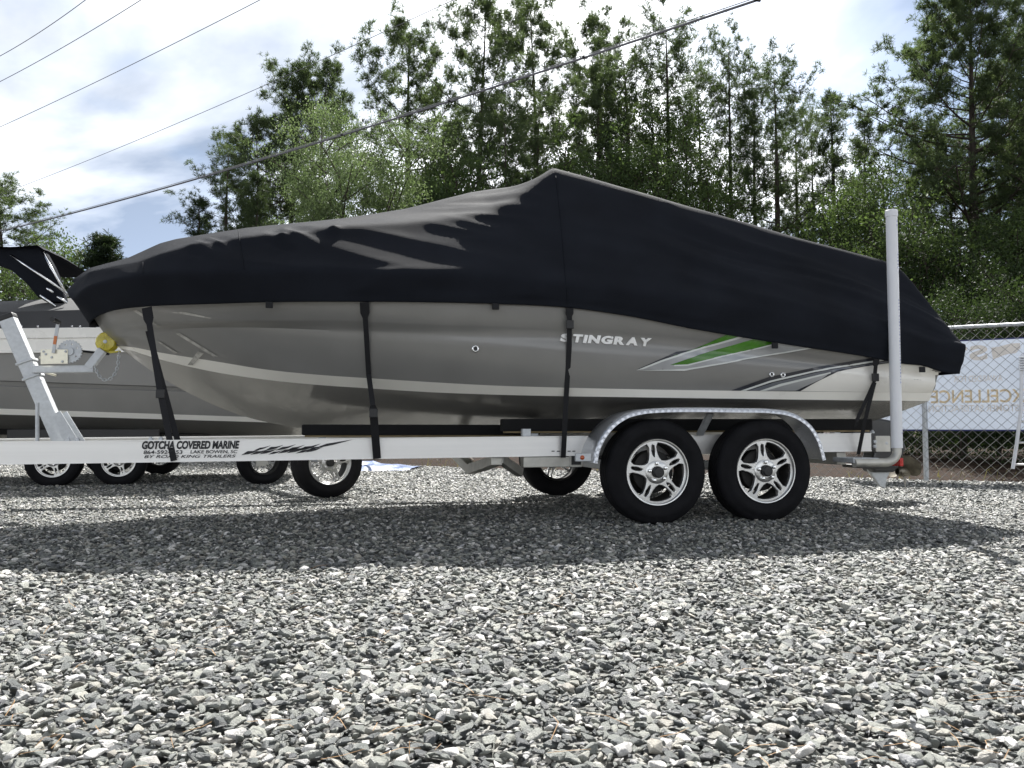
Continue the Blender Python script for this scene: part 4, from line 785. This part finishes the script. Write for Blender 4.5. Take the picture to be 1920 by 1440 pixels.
# ------------------------------------------------------------------ fence, banner, ladder
FH = 1.83
fe = empty('chain_link_fence', tuple(FA), 'galvanised chain link fence with top rail along the gravel yard', 'fence')
for k in range(-9, 4):
    s = k * 3.0; p = fence_pt(s); po = G().tube([p + Vector((0, 0, -0.1)), p + Vector((0, 0, FH - 0.03))], 0.03, 14).build('post', 'galv', fe, 35)
    G().lathe([(0.034, FH - 0.07), (0.034, FH - 0.03), (0.02, FH - 0.01), (0.0005, FH)], 14, 'Z', p).build('post_cap', 'galv', po, 35)
    a, b = fence_pt(s + 0.03, FH - 0.035), fence_pt(s + 2.97, FH - 0.035)
    if k < 3: G().tube([a, b], 0.021, 12).build('top_rail', 'galv', fe, True)
g = G(); S0, S1 = -27.0, 9.0; p_ = 0.058; hgt = FH + 0.03; run = hgt / (0.058 / 0.058)
s = S0 - run
while s < S1:
    for d in (1, -1):
        a0, a1 = (s, 0.02), (s + run, hgt)
        if d < 0: a0, a1 = (s + run, 0.02), (s, hgt)
        t0, t1 = 0.0, 1.0; ds = a1[0] - a0[0]
        lo_, hi_ = sorted(((S0 - a0[0]) / ds, (S1 - a0[0]) / ds)); t0, t1 = max(t0, lo_), min(t1, hi_)
        if t1 - t0 > 0.02:
            P0 = fence_pt(a0[0] + ds * t0, a0[1] + (a1[1] - a0[1]) * t0, -0.035 - 0.003 * d); P1 = fence_pt(a0[0] + ds * t1, a0[1] + (a1[1] - a0[1]) * t1, -0.035 - 0.003 * d)
            g.tube([P0, P1], 0.0022, 4, False)
    s += 0.116
g.build('wire_mesh', 'wire', fe)
bs = lambda px, py=720: (lambda r: ((FA - CAM).dot(FNRM) / r.dot(FNRM)))(ray(px, py))
def on_fence(px, py, off=0.0): r = ray(px, py); k = ((FA - CAM).dot(FNRM) + off) / r.dot(FNRM); q = CAM + r * k; return (q - FA).dot(FE), q.z
BO = 0.045
ban = empty('banner', tuple(fence_pt(0, 0.6, BO)), 'pale blue banner seen from behind with mirrored gold lettering hung on fence', 'banner')
s0 = on_fence(1560, 700, BO)[0]; s1 = on_fence(1990, 700, BO)[0]; zt = on_fence(1860, 637, BO)[1]; zb_ = on_fence(1800, 806, BO)[1]
rows = [[fence_pt(s, zb_ + (zt - zb_) * t, BO + 0.012 * noise.noise(Vector((s * 2.2, t * 1.5, 0)))) for s in np.linspace(s0, s1, 50)] for t in np.linspace(0, 1, 14)]
link('vinyl', rows_mesh('vinyl', rows), M['banner'], ban)
for z0, z1 in ((zb_ - 0.014, zb_ + 0.004), (zt - 0.004, zt + 0.012)):
    link('hem', rows_mesh('hem', [[fence_pt(s, z, BO - 0.016) for s in np.linspace(s0, s1, 20)] for z in (z0, z1)]), M['banner_edge'], ban)
BM = Matrix(((FE.x, 0, -FNRM.x, 0), (FE.y, 0, -FNRM.y, 0), (0, 1, 0, 0), (0, 0, 0, 1)))
def btext(s, x0, x1, y0, y1, m, bold=0.0):
    a, zt_ = on_fence(x0, y0, BO - .018); b, zb2 = on_fence(x1, (y1), BO - .018)
    me = fit(text_mesh('lettering', s, 1, 0.0, bold), a, b, zb2, zt_ , True); me.transform(BM); me.transform(Matrix.Translation(fence_pt(0, 0, BO - .018))); 
    return link('lettering', me, M[m], ban)
btext('EXCELLENCE', 1745, 1938, 732, 754, 'banner_gold', 0.012); btext('AWARDED FOR', 1788, 1880, 705, 714.5, 'banner_white', 0.01); btext('CUSTOMER SATISFACTION', 1741, 1934, 760, 771, 'banner_white', 0.01); btext('S', 1817, 1852, 648, 675, 'banner_white', 0.05)
def bpoly(pts):
    V_ = []
    for a, b in pts: s, z = on_fence(a, b, BO - .018); V_.append(fence_pt(s, z, BO - .018))
    return G().add(V_, [tuple(range(len(V_)))]).build('emblem', 'banner_white', ban)
bpoly([(1858, 652), (1872, 650), (1895, 644), (1912, 643), (1914, 652), (1905, 662), (1888, 664), (1872, 670), (1862, 674), (1860, 664)]); bpoly([(1800, 651), (1814, 651), (1813, 657), (1800, 657)])
# boarding ladder hooked on the fence
LO = -0.10
ld = empty('boarding_ladder', tuple(fence_pt(on_fence(1905, 800, LO)[0], on_fence(1905, 880, LO)[1], LO)), 'white aluminium boarding ladder hung on the chain link fence beside banner', 'ladder')
def lf(px, py, off=LO): s, z = on_fence(px, py, off); return fence_pt(s, z, off)
for dxp in (0, 62):
    G().tube([lf(1899 + dxp, 879), lf(1906 + dxp, 835), lf(1914 + dxp, 770), lf(1916 + dxp, 690), lf(1916 + dxp, 672, -0.09), lf(1917 + dxp, 666, -0.05), lf(1917 + dxp, 668, -0.02)], 0.019, 12).build('side_rail', 'pvc', ld, 35)
for y0 in (830, 871, 790, 750): G().tube([lf(1906 - (y0 - 835) * 0.15, y0, LO), lf(1968 - (y0 - 835) * 0.15, y0, LO)], 0.012, 10).build('rung', 'alu', ld, True)
for k in range(6): G().bar(lf(1910, 670 + k * 4.6, LO - 0.025), lf(1975, 670 + k * 4.6, LO - 0.025), 0.06, 0.018).build('tread_slat', 'pvc', ld, False, 0.005)
# tarp at the foot of the fence
rows = []
q0, q1 = onZ(676, 884, 0.0), onZ(786, 882, 0.0)
for i in range(16):
    t = i / 15; base = q0.lerp(q1, t); rows.append([base + Vector((0.3 * (v - .5), 0.9 * v, 0.015 + 0.16 * math.sin(math.pi * v) * (1 - 0.85 * t) * (0.7 + 0.5 * noise.noise(Vector((t * 5, v * 4, 2)))) + (0.0 if 0 < v < 1 else -0.02))) for v in np.linspace(0, 1, 9)])
tp = link('tarp', rows_mesh('tarp', rows, 25), M['tarp']); tag(tp, 'crumpled glossy blue tarp lying at the foot of fence', 'tarp')

# ------------------------------------------------------------------ trees
def tri_mesh(name, V_, nv, m):
    n_ = len(V_) // nv; me = bpy.data.meshes.new(name); me.vertices.add(len(V_)); me.vertices.foreach_set('co', V_.astype(np.float32).ravel()); me.loops.add(len(V_)); me.polygons.add(n_)
    me.loops.foreach_set('vertex_index', np.arange(len(V_), dtype=np.int32)); me.polygons.foreach_set('loop_start', np.arange(n_, dtype=np.int32) * nv); me.polygons.foreach_set('loop_total', np.full(n_, nv, np.int32))
    me.update(); me.validate(); me.materials.append(M[m]); return me
def unit(v): return v / (np.linalg.norm(v, axis=-1, keepdims=True) + 1e-9)
def tufts(rg, C_, size, n_needle, wd, out=None):      # needle brushes at points C_
    k = len(C_); d = unit(rg.normal(size=(k, n_needle, 3)) + np.array([0, 0, 0.55]) + (0 if out is None else out[:, None, :] * 0.8)); L = size * rg.uniform(0.6, 1.15, (k, n_needle, 1))
    s = unit(np.cross(d, rg.normal(size=(k, n_needle, 3)))) * wd; base = C_[:, None, :] + d * L * 0.08; tip_ = C_[:, None, :] + d * L
    return np.stack([base - s * .5, tip_ - s * 0.35, tip_ + s * 0.35, base + s * .5], axis=2).reshape(-1, 3)
def leaves(rg, C_, size):
    k = len(C_); d = unit(rg.normal(size=(k, 3)) + np.array([0, 0, -0.3])); s = unit(np.cross(d, rg.normal(size=(k, 3)))); L = size * rg.uniform(0.6, 1.25, (k, 1))
    return np.stack([C_ - d * L * .5, C_ + s * L * .32, C_ + d * L * .55, C_ - s * L * .32], axis=1).reshape(-1, 3)
def pine(seed, H=15.0, cb=0.45, R=2.4, nb=46, top='round', needles=9, clump=7, dark=False, lean=0.02):
    rg = np.random.default_rng(seed); g = G(); r0 = 0.017 * H; ph = rg.uniform(0, 6)
    def ax(t): return np.array([lean * H * t * t + 0.10 * math.sin(3.1 * t * 2 + ph), 0.08 * math.sin(4 * t + ph * 2), H * t])
    ts_ = np.linspace(0, 1, 12); g.tube([ax(t) for t in ts_], [r0 * (1 - 0.93 * t) for t in ts_], 8)
    cl_ = []; outs = []
    for i in range(nb):
        f = (i + rg.uniform(0, 1)) / nb; t = cb + (1 - cb) * f; az = i * 2.39996 + rg.normal(0, 0.35); p0 = ax(t)
        if top == 'round': prof_ = (0.30 + 0.85 * math.sin(math.pi * min(1, 0.16 + 0.80 * f)) ** 0.9) * (1.0 if f < .9 else 0.75)
        elif top == 'open': prof_ = 0.45 + 0.65 * math.sin(math.pi * (0.25 + 0.62 * f))
        else: prof_ = 1.05 * (1 - f) ** 0.8 + 0.10
        L = R * prof_ * rg.uniform(0.6, 1.15); el = rg.uniform(0.0, 0.35) + 0.75 * f * f; hd = np.array([math.cos(az), math.sin(az), 0])
        pts = [p0 + hd * L * u_ * math.cos(el) + np.array([0, 0, L * (u_ * math.sin(el) + 0.12 * u_ * u_ - 0.06 * math.sin(3.1 * u_))]) for u_ in np.linspace(0, 1, 6)]
        rb = max(0.012, 0.020 * L * (1.1 - f)); g.tube(pts, [rb * (1 - 0.8 * k / 5) for k in range(6)], 4, False)
        nsub = max(3, int(3 + L * 2.2))
        for k in range(nsub):
            u_ = 0.30 + 0.70 * (k + rg.uniform(0, 1)) / nsub; ii = min(4, int(u_ * 5)); b0_ = pts[ii] + (pts[ii + 1] - pts[ii]) * (u_ * 5 - ii); sd2 = rg.normal(size=3) * np.array([1, 1, 0.5]); sd2[2] += 0.35; sd2 = unit(sd2 + hd * 0.5)
            ls_ = L * rg.uniform(0.12, 0.34) * (1.25 - 0.5 * u_); e_ = b0_ + sd2 * ls_; g.tube([b0_, e_], [rb * .35, rb * .15], 3, False)
            m_ = int(1.6 * clump * rg.uniform(0.6, 1.4)); q_ = b0_ + (e_ - b0_) * rg.uniform(0.5, 1.08, (m_, 1)) + rg.normal(0, 0.12, (m_, 3)) * np.array([1, 1, 0.65]); cl_.append(q_); outs.append(np.repeat(sd2[None], m_, 0))
        cl_.append(pts[-1] + rg.normal(0, 0.14, (clump, 3))); outs.append(np.repeat(hd[None], clump, 0))
    Cc = np.concatenate(cl_); O = np.concatenate(outs); V_ = tufts(rg, Cc, 0.19, int(needles * 1.6), 0.0165, O)
    return mesh('trunk', g.V, g.F, True), tri_mesh('crown', V_, 4, 'needle_dark' if dark else 'needle')
def broad(seed, H=10.0, R=3.0, cb=0.25, nb=30, nleaf=46, size=0.13, m='leaf', stems=1, clump=0.42):
    rg = np.random.default_rng(seed); g = G(); cl_ = []
    for s_ in range(stems):
        a0_ = rg.uniform(0, 6.3); spread = 0 if stems == 1 else R * 0.5
        def ax(t): return np.array([math.cos(a0_) * spread * t ** 1.3 + 0.1 * math.sin(5 * t + s_), math.sin(a0_) * spread * t ** 1.3, H * 0.93 * t])
        ts_ = np.linspace(0, 1, 9); r0 = 0.014 * H / math.sqrt(stems); g.tube([ax(t) for t in ts_], [r0 * (1 - 0.92 * t) for t in ts_], 7)
        for i in range(nb // stems):
            f = (i + rg.uniform(0, 1)) / (nb // stems); t = cb + (1 - cb) * f; az = i * 2.39996 + rg.normal(0, .4); p0 = ax(t); L = (R if stems == 1 else R * .75) * (0.35 + 0.75 * math.sin(math.pi * (0.18 + 0.74 * f))) * rg.uniform(.65, 1.15); el = rg.uniform(0.1, 0.6) + 0.5 * f
            hd = np.array([math.cos(az), math.sin(az), 0]); pts = [p0 + hd * L * u_ * math.cos(el) + np.array([0, 0, L * (u_ * math.sin(el) - 0.12 * u_ * u_)]) for u_ in np.linspace(0, 1, 5)]; rb = 0.012 * L + 0.008
            g.tube(pts, [rb * (1 - .8 * k / 4) for k in range(5)], 4, False)
            for k in range(max(3, int(L * 2.6))):
                u_ = rg.uniform(.25, 1.05); ii = min(3, int(u_ * 4)); c = pts[ii] + (pts[ii + 1] - pts[ii]) * (u_ * 4 - ii) + rg.normal(0, .28, 3) * (0.5 + 0.2 * L)
                cl_.append(c + rg.normal(0, clump * .62, (nleaf, 3)) * np.array([1, 1, .6]))
    Cc = np.concatenate(cl_); return mesh('trunk', g.V, g.F, True), tri_mesh('crown', leaves(rg, Cc, size), 4, m)
TV = {
 'p0': pine(1, 15, 0.50, 2.3, 46), 'p1': pine(2, 15, 0.42, 2.6, 54), 'p2': pine(3, 15, 0.55, 2.0, 40, 'open'), 'p3': pine(4, 15, 0.35, 2.2, 50, 'open', 8, 5),
 'p4': pine(5, 13, 0.30, 1.7, 44, 'cone', 8, 5), 'p5': pine(6, 18, 0.26, 3.8, 120, 'round', 9, 9), 'c0': pine(7, 8, 0.08, 1.5, 70, 'cone', 9, 7, True),
 'b0': broad(11, 10, 3.0, .2, 44, 75, .095), 'b1': broad(12, 11, 2.3, .15, 44, 70, .088), 'w0': broad(13, 9, 3.4, .12, 96, 250, .062, 'leaf_pale', 6, .46), 'b2': broad(14, 6, 2.6, .06, 48, 80, .09), 'b3': broad(15, 6, 2.4, .03, 46, 64, .10, 'leaf_dark', 3, .5),
}
for k, (a_, b_) in TV.items(): a_.materials.append(M['bark'])
TH = dict(p0=15, p1=15, p2=15, p3=15, p4=13, p5=18, c0=8, b0=10, b1=11, w0=9, b2=6, b3=6)
rt = random.Random(9)
def tree(kind, px, topy, d, name, label, group=None, wide=1.0, rotz=None):
    base = atd(px, 800, d); base.z = -0.05; top = atd(px, topy, d).z; h = top + 0.05
    if abs(signed(base.x, base.y)) < 1: base += FNRM * 2
    e = empty(name, tuple(base), label, 'tree', group); k = h / TH[kind]; e['local'] = 1
    e.scale = (k * wide, k * wide, k); e.rotation_euler = (0, 0, rt.uniform(0, 6.28) if rotz is None else rotz)
    for nm, me_ in (('trunk', TV[kind][0]), ('crown', TV[kind][1])):
        o_ = bpy.data.objects.new(nm, me_); C.objects.link(o_); o_.parent = e
    return e
GP = 'pine trees behind the fence'; GB = 'leafy trees behind the fence'
tree('p1', 0, 350, 27, 'pine_tree', 'pine tree rising behind the folded bimini of the second boat', GP, 1.25)
tree('c0', 186, 446, 21, 'cedar_tree', 'small dark pointed cedar tree behind the bow of the covered boat', None, 1.35)
tree('b2', 128, 478, 22, 'leafy_tree', 'low round tree beside the small pointed cedar', GB, 0.8)
tree('b2', 40, 500, 24, 'leafy_tree', 'low leafy tree behind the folded bimini', GB, 0.9)
tree('p0', 535, 128, 30, 'pine_tree', 'tall flat topped pine with twin crown left of the pale leafy tree', GP, 0.95, 0.5)
tree('p2', 592, 132, 30.5, 'pine_tree', 'second stem pine joined to the tall twin crowned pine', GP, 0.8)
tree('p1', 486, 235, 28, 'pine_tree', 'shorter dark pine leaning against the twin crowned pine', GP, 0.85)
tree('p3', 412, 285, 25, 'pine_tree', 'loose pale pine at the outer end of the wood above the bow', GP, 1.0)
tree('p4', 470, 320, 24, 'pine_tree', 'young pointed pine in front of the loose pale pine', GP, 1.2)
tree('p4', 372, 372, 25, 'pine_tree', 'lowest small pine over the bow of the covered boat', GP, 1.3)
tree('w0', 662, 222, 20, 'willow_oak', 'bright pale green leafy tree with many thin stems behind the cover', None, 0.78)
tree('p0', 768, 45, 31, 'pine_tree', 'tall pine with bare trunk beside the pale leafy tree', GP, 0.9, 2.0)
tree('p1', 895, -8, 30, 'pine_tree', 'tallest full crowned pine crossed by the thick cable', GP, 0.78)
tree('p2', 1006, 5, 33, 'pine_tree', 'narrow dark crowned pine next to the tallest full pine', GP, 0.75)
tree('p2', 1132, 52, 35, 'pine_tree', 'distant pine with small dark crown above the leafy mass', GP, 0.8)
M1 = {'p3': 'mid height pine in the dense mass above the cover peak', 'p1': 'full crowned pine in the dense mass above the cover peak', 'b1': 'mid height narrow leafy tree in the dense mass above the cover peak', 'b2': 'low bush between the pale leafy tree and the cover peak', 'b0': 'broad leafy tree low in the dense mass behind the cover peak'}; GM = 'dense trees above the cover peak'
for px, ty_, d, k_, wd in ((840, 250, 27, 'p3', 1.1), (945, 225, 26, 'p3', 1.0), (1010, 190, 28, 'p3', 1.0), (1060, 230, 26, 'b1', 1.0), (1120, 140, 28, 'p1', .8), (1185, 100, 29, 'p3', 1.1), (1235, 150, 28, 'b1', 1.0), (1290, 170, 27, 'b1', .9), (800, 335, 24, 'b2', .7), (860, 320, 24, 'b2', .7), (1150, 260, 25, 'b0', .85), (1240, 270, 25, 'b0', .8), (1330, 290, 26, 'b1', .8)):
    tree(k_, px, ty_, d, 'leafy_tree' if k_[0] == 'b' else 'pine_tree', M1[k_], GM, wd)
tree('p3', 1255, 38, 29, 'pine_tree', 'tall slim pine rising out of the dense leafy mass', GP, 0.85)
tree('p3', 1372, 86, 30, 'pine_tree', 'slim pine between the dense mass and the open pines', GP, 0.75)
SP = {'p3': 'slim open pine with bare lower trunk behind the sloping cover', 'p4': 'pointed young pine between the open pines and the white guide pole'}; GS = 'open pines behind the stern'
for px, ty_, d, k_, wd in ((1322, 130, 31, 'p3', .7), (1422, 165, 30, 'p3', .8), (1470, 132, 28, 'p3', .95), (1535, 240, 30, 'p3', .7), (1577, 165, 29, 'p4', .9), (1626, 215, 31, 'p4', .9), (1505, 200, 33, 'p3', .8)): tree(k_, px, ty_, d, 'pine_tree', SP[k_], GS, wd)
tree('p5', 1842, -60, 24, 'pine_tree', 'big spreading pine behind the banner, the tallest of all', GP, 0.95, 1.0)
tree('p1', 1925, 60, 27, 'pine_tree', 'dark pine beside the big spreading pine', GP, 0.9)
RG = {'b1': 'tall narrow leafy tree crowding behind the white guide pole and banner', 'b0': 'broad leafy tree standing behind the white guide pole and banner', 'b2': 'mid green bushy tree under the big spreading pine', 'b3': 'low dark leafy bush just behind the fence and banner', 'p1': 'pine at the end of the wood beyond the ladder', 'p3': 'slender pine trunk between the guide pole and big spreading pine'}; GR = 'leafy trees behind the banner'
for px, ty_, d, k_, wd in ((1672, 262, 25, 'b1', .95), (1742, 255, 27, 'p3', .8), (1640, 350, 23, 'b0', .75), (1795, 285, 28, 'p3', .8), (1890, 300, 24, 'b1', .8), (1700, 430, 21, 'b2', .9), (1770, 450, 20, 'b3', .9), (1850, 440, 21, 'b3', 1.0), (1915, 420, 20, 'b2', .9), (1815, 500, 18, 'b3', .8), (1580, 380, 25, 'b2', .8), (1655, 575, 13.4, 'b3', 1.0), (1735, 560, 13.0, 'b3', .9), (1800, 585, 11.9, 'b3', .95), (1868, 545, 12.4, 'b3', .9), (1935, 570, 11.4, 'b3', 1.0), (2000, 560, 11.6, 'b3', 1.0), (1990, 200, 24, 'p1', 1.0)): tree(k_, px, ty_, d, 'leafy_tree' if k_[0] == 'b' else 'pine_tree', RG[k_], GR, wd)

EG = 'woodland edge trees on either side'
for px, ty_, d, k_, wd in ((2080, 120, 27, 'p1', 1.0), (2130, 330, 23, 'b1', 1.0), (2210, 60, 29, 'p0', 1.0), (2330, 200, 26, 'p3', 1.0), (2060, 480, 18, 'b3', 1.0), (2180, 470, 18, 'b3', 1.1), (2320, 430, 20, 'b2', 1.1), (-90, 420, 27, 'b1', 1.1), (-200, 330, 29, 'p0', 1.1), (-330, 380, 28, 'b1', 1.1)):
    tree(k_, px, ty_, d, 'leafy_tree' if k_[0] == 'b' else 'pine_tree', 'woodland edge tree beyond the ends of the row of boats', EG, wd)

# ------------------------------------------------------------------ overhead lines
def cable(label, a, ha, b, hb2, r, sag, ext=0.5, bundle=False):
    def pt(q, h): rr = ray(*q); return CAM + rr * ((h - CAM.z) / rr.z)
    A_, B_ = pt(a, ha), pt(b, hb2); d = B_ - A_; A0, B0 = A_ - d * ext, B_ + d * ext; pts = []
    for i in range(49):
        t = i / 48; p = A0.lerp(B0, t); tt = (t * (1 + 2 * ext) - ext); p.z -= sag * (4 * (0.25 - (tt - 0.5) ** 2)); pts.append(p)
    g = G().tube(pts, r, 8); o_ = g.build('overhead_cable', 'cable', None, True); tag(o_, label, 'cable', 'overhead lines across the sky')
    if bundle:
        G().tube([p + Vector((0, 0, 0.035)) for p in pts], 0.006, 5).build('messenger_wire', 'wire', o_)
        for i in (27, 30, 33, 36): G().lathe([(r * 1.25, -0.04), (r * 1.25, 0.04)], 8, 'X', pts[i]).build('lashing_clip', 'black', o_)
    return o_
cable('thick bundled cable crossing in front of the tall pines', (36, 425), 6.0, (1420, 0), 6.0, 0.0165, 0.15, 0.5, True)
cable('thin wire just above the thick bundled cable', (20, 357), 7.2, (850, 0), 7.2, 0.0055, 0.1)
for k, (a, b) in enumerate((((0, 238), (487, 0)), ((0, 153), (264, 0)), ((0, 105), (160, 0)))):
    cable(('lowest of the three parallel power lines high in the sky', 'middle of the three parallel power lines high in the sky', 'topmost of the three parallel power lines high in the sky')[k], a, 9.0 + k * 0.05, b, 9.0 + k * 0.05, 0.0072, 0.05)

# ------------------------------------------------------------------ litter on the gravel, weeds at the fence
g = G(); rs = random.Random(3)
for _ in range(170):
    px, py = rs.uniform(-100, 2020), rs.uniform(900, 1500); q = onZ(px, min(py, 1438), 0.02)
    if py > 1438: continue
    a = rs.uniform(0, 6.28); L = rs.uniform(0.04, 0.12); d = Vector((math.cos(a), math.sin(a), rs.uniform(-.1, .2))); s = Vector((-d.y, d.x, 0)) * 0.0009; c = Vector((0, 0, rs.uniform(0.0, 0.012)))
    q.z = gz(q.x, q.y) + 0.022; bend = s.normalized() * rs.uniform(-.02, .02)
    g.add([q - s, q + s, q + d * L * .5 + bend + s + c, q + d * L * .5 + bend - s + c, q + d * L - s * .5, q + d * L + s * .5], [(0, 1, 2, 3), (3, 2, 5, 4)])
tag(g.build('pine_straw', 'straw'), 'scattered tan pine straw lying on the gravel', None, kind='stuff')
g = G()
for _ in range(900):
    s = rs.uniform(-24, 4); q = fence_pt(s, -0.02, rs.uniform(-0.12, 0.5))
    if noise.noise(Vector((s * 1.1, 0, 5))) < 0.02: continue
    a = rs.uniform(0, 6.28); L = rs.uniform(0.08, 0.34); d = Vector((math.cos(a) * .5, math.sin(a) * .5, 1)).normalized(); w_ = Vector((math.sin(a), -math.cos(a), 0)) * 0.004; dr_ = Vector((math.cos(a), math.sin(a), -.3)) * L * .45
    g.add([q - w_, q + w_, q + d * L * .6 + w_ * .7, q + d * L * .6 - w_ * .7, q + d * L + dr_], [(0, 1, 2, 3), (3, 2, 4)])
tag(g.build('fence_grass', 'grass'), 'dry grass and weeds along the foot of the fence', None, kind='stuff')
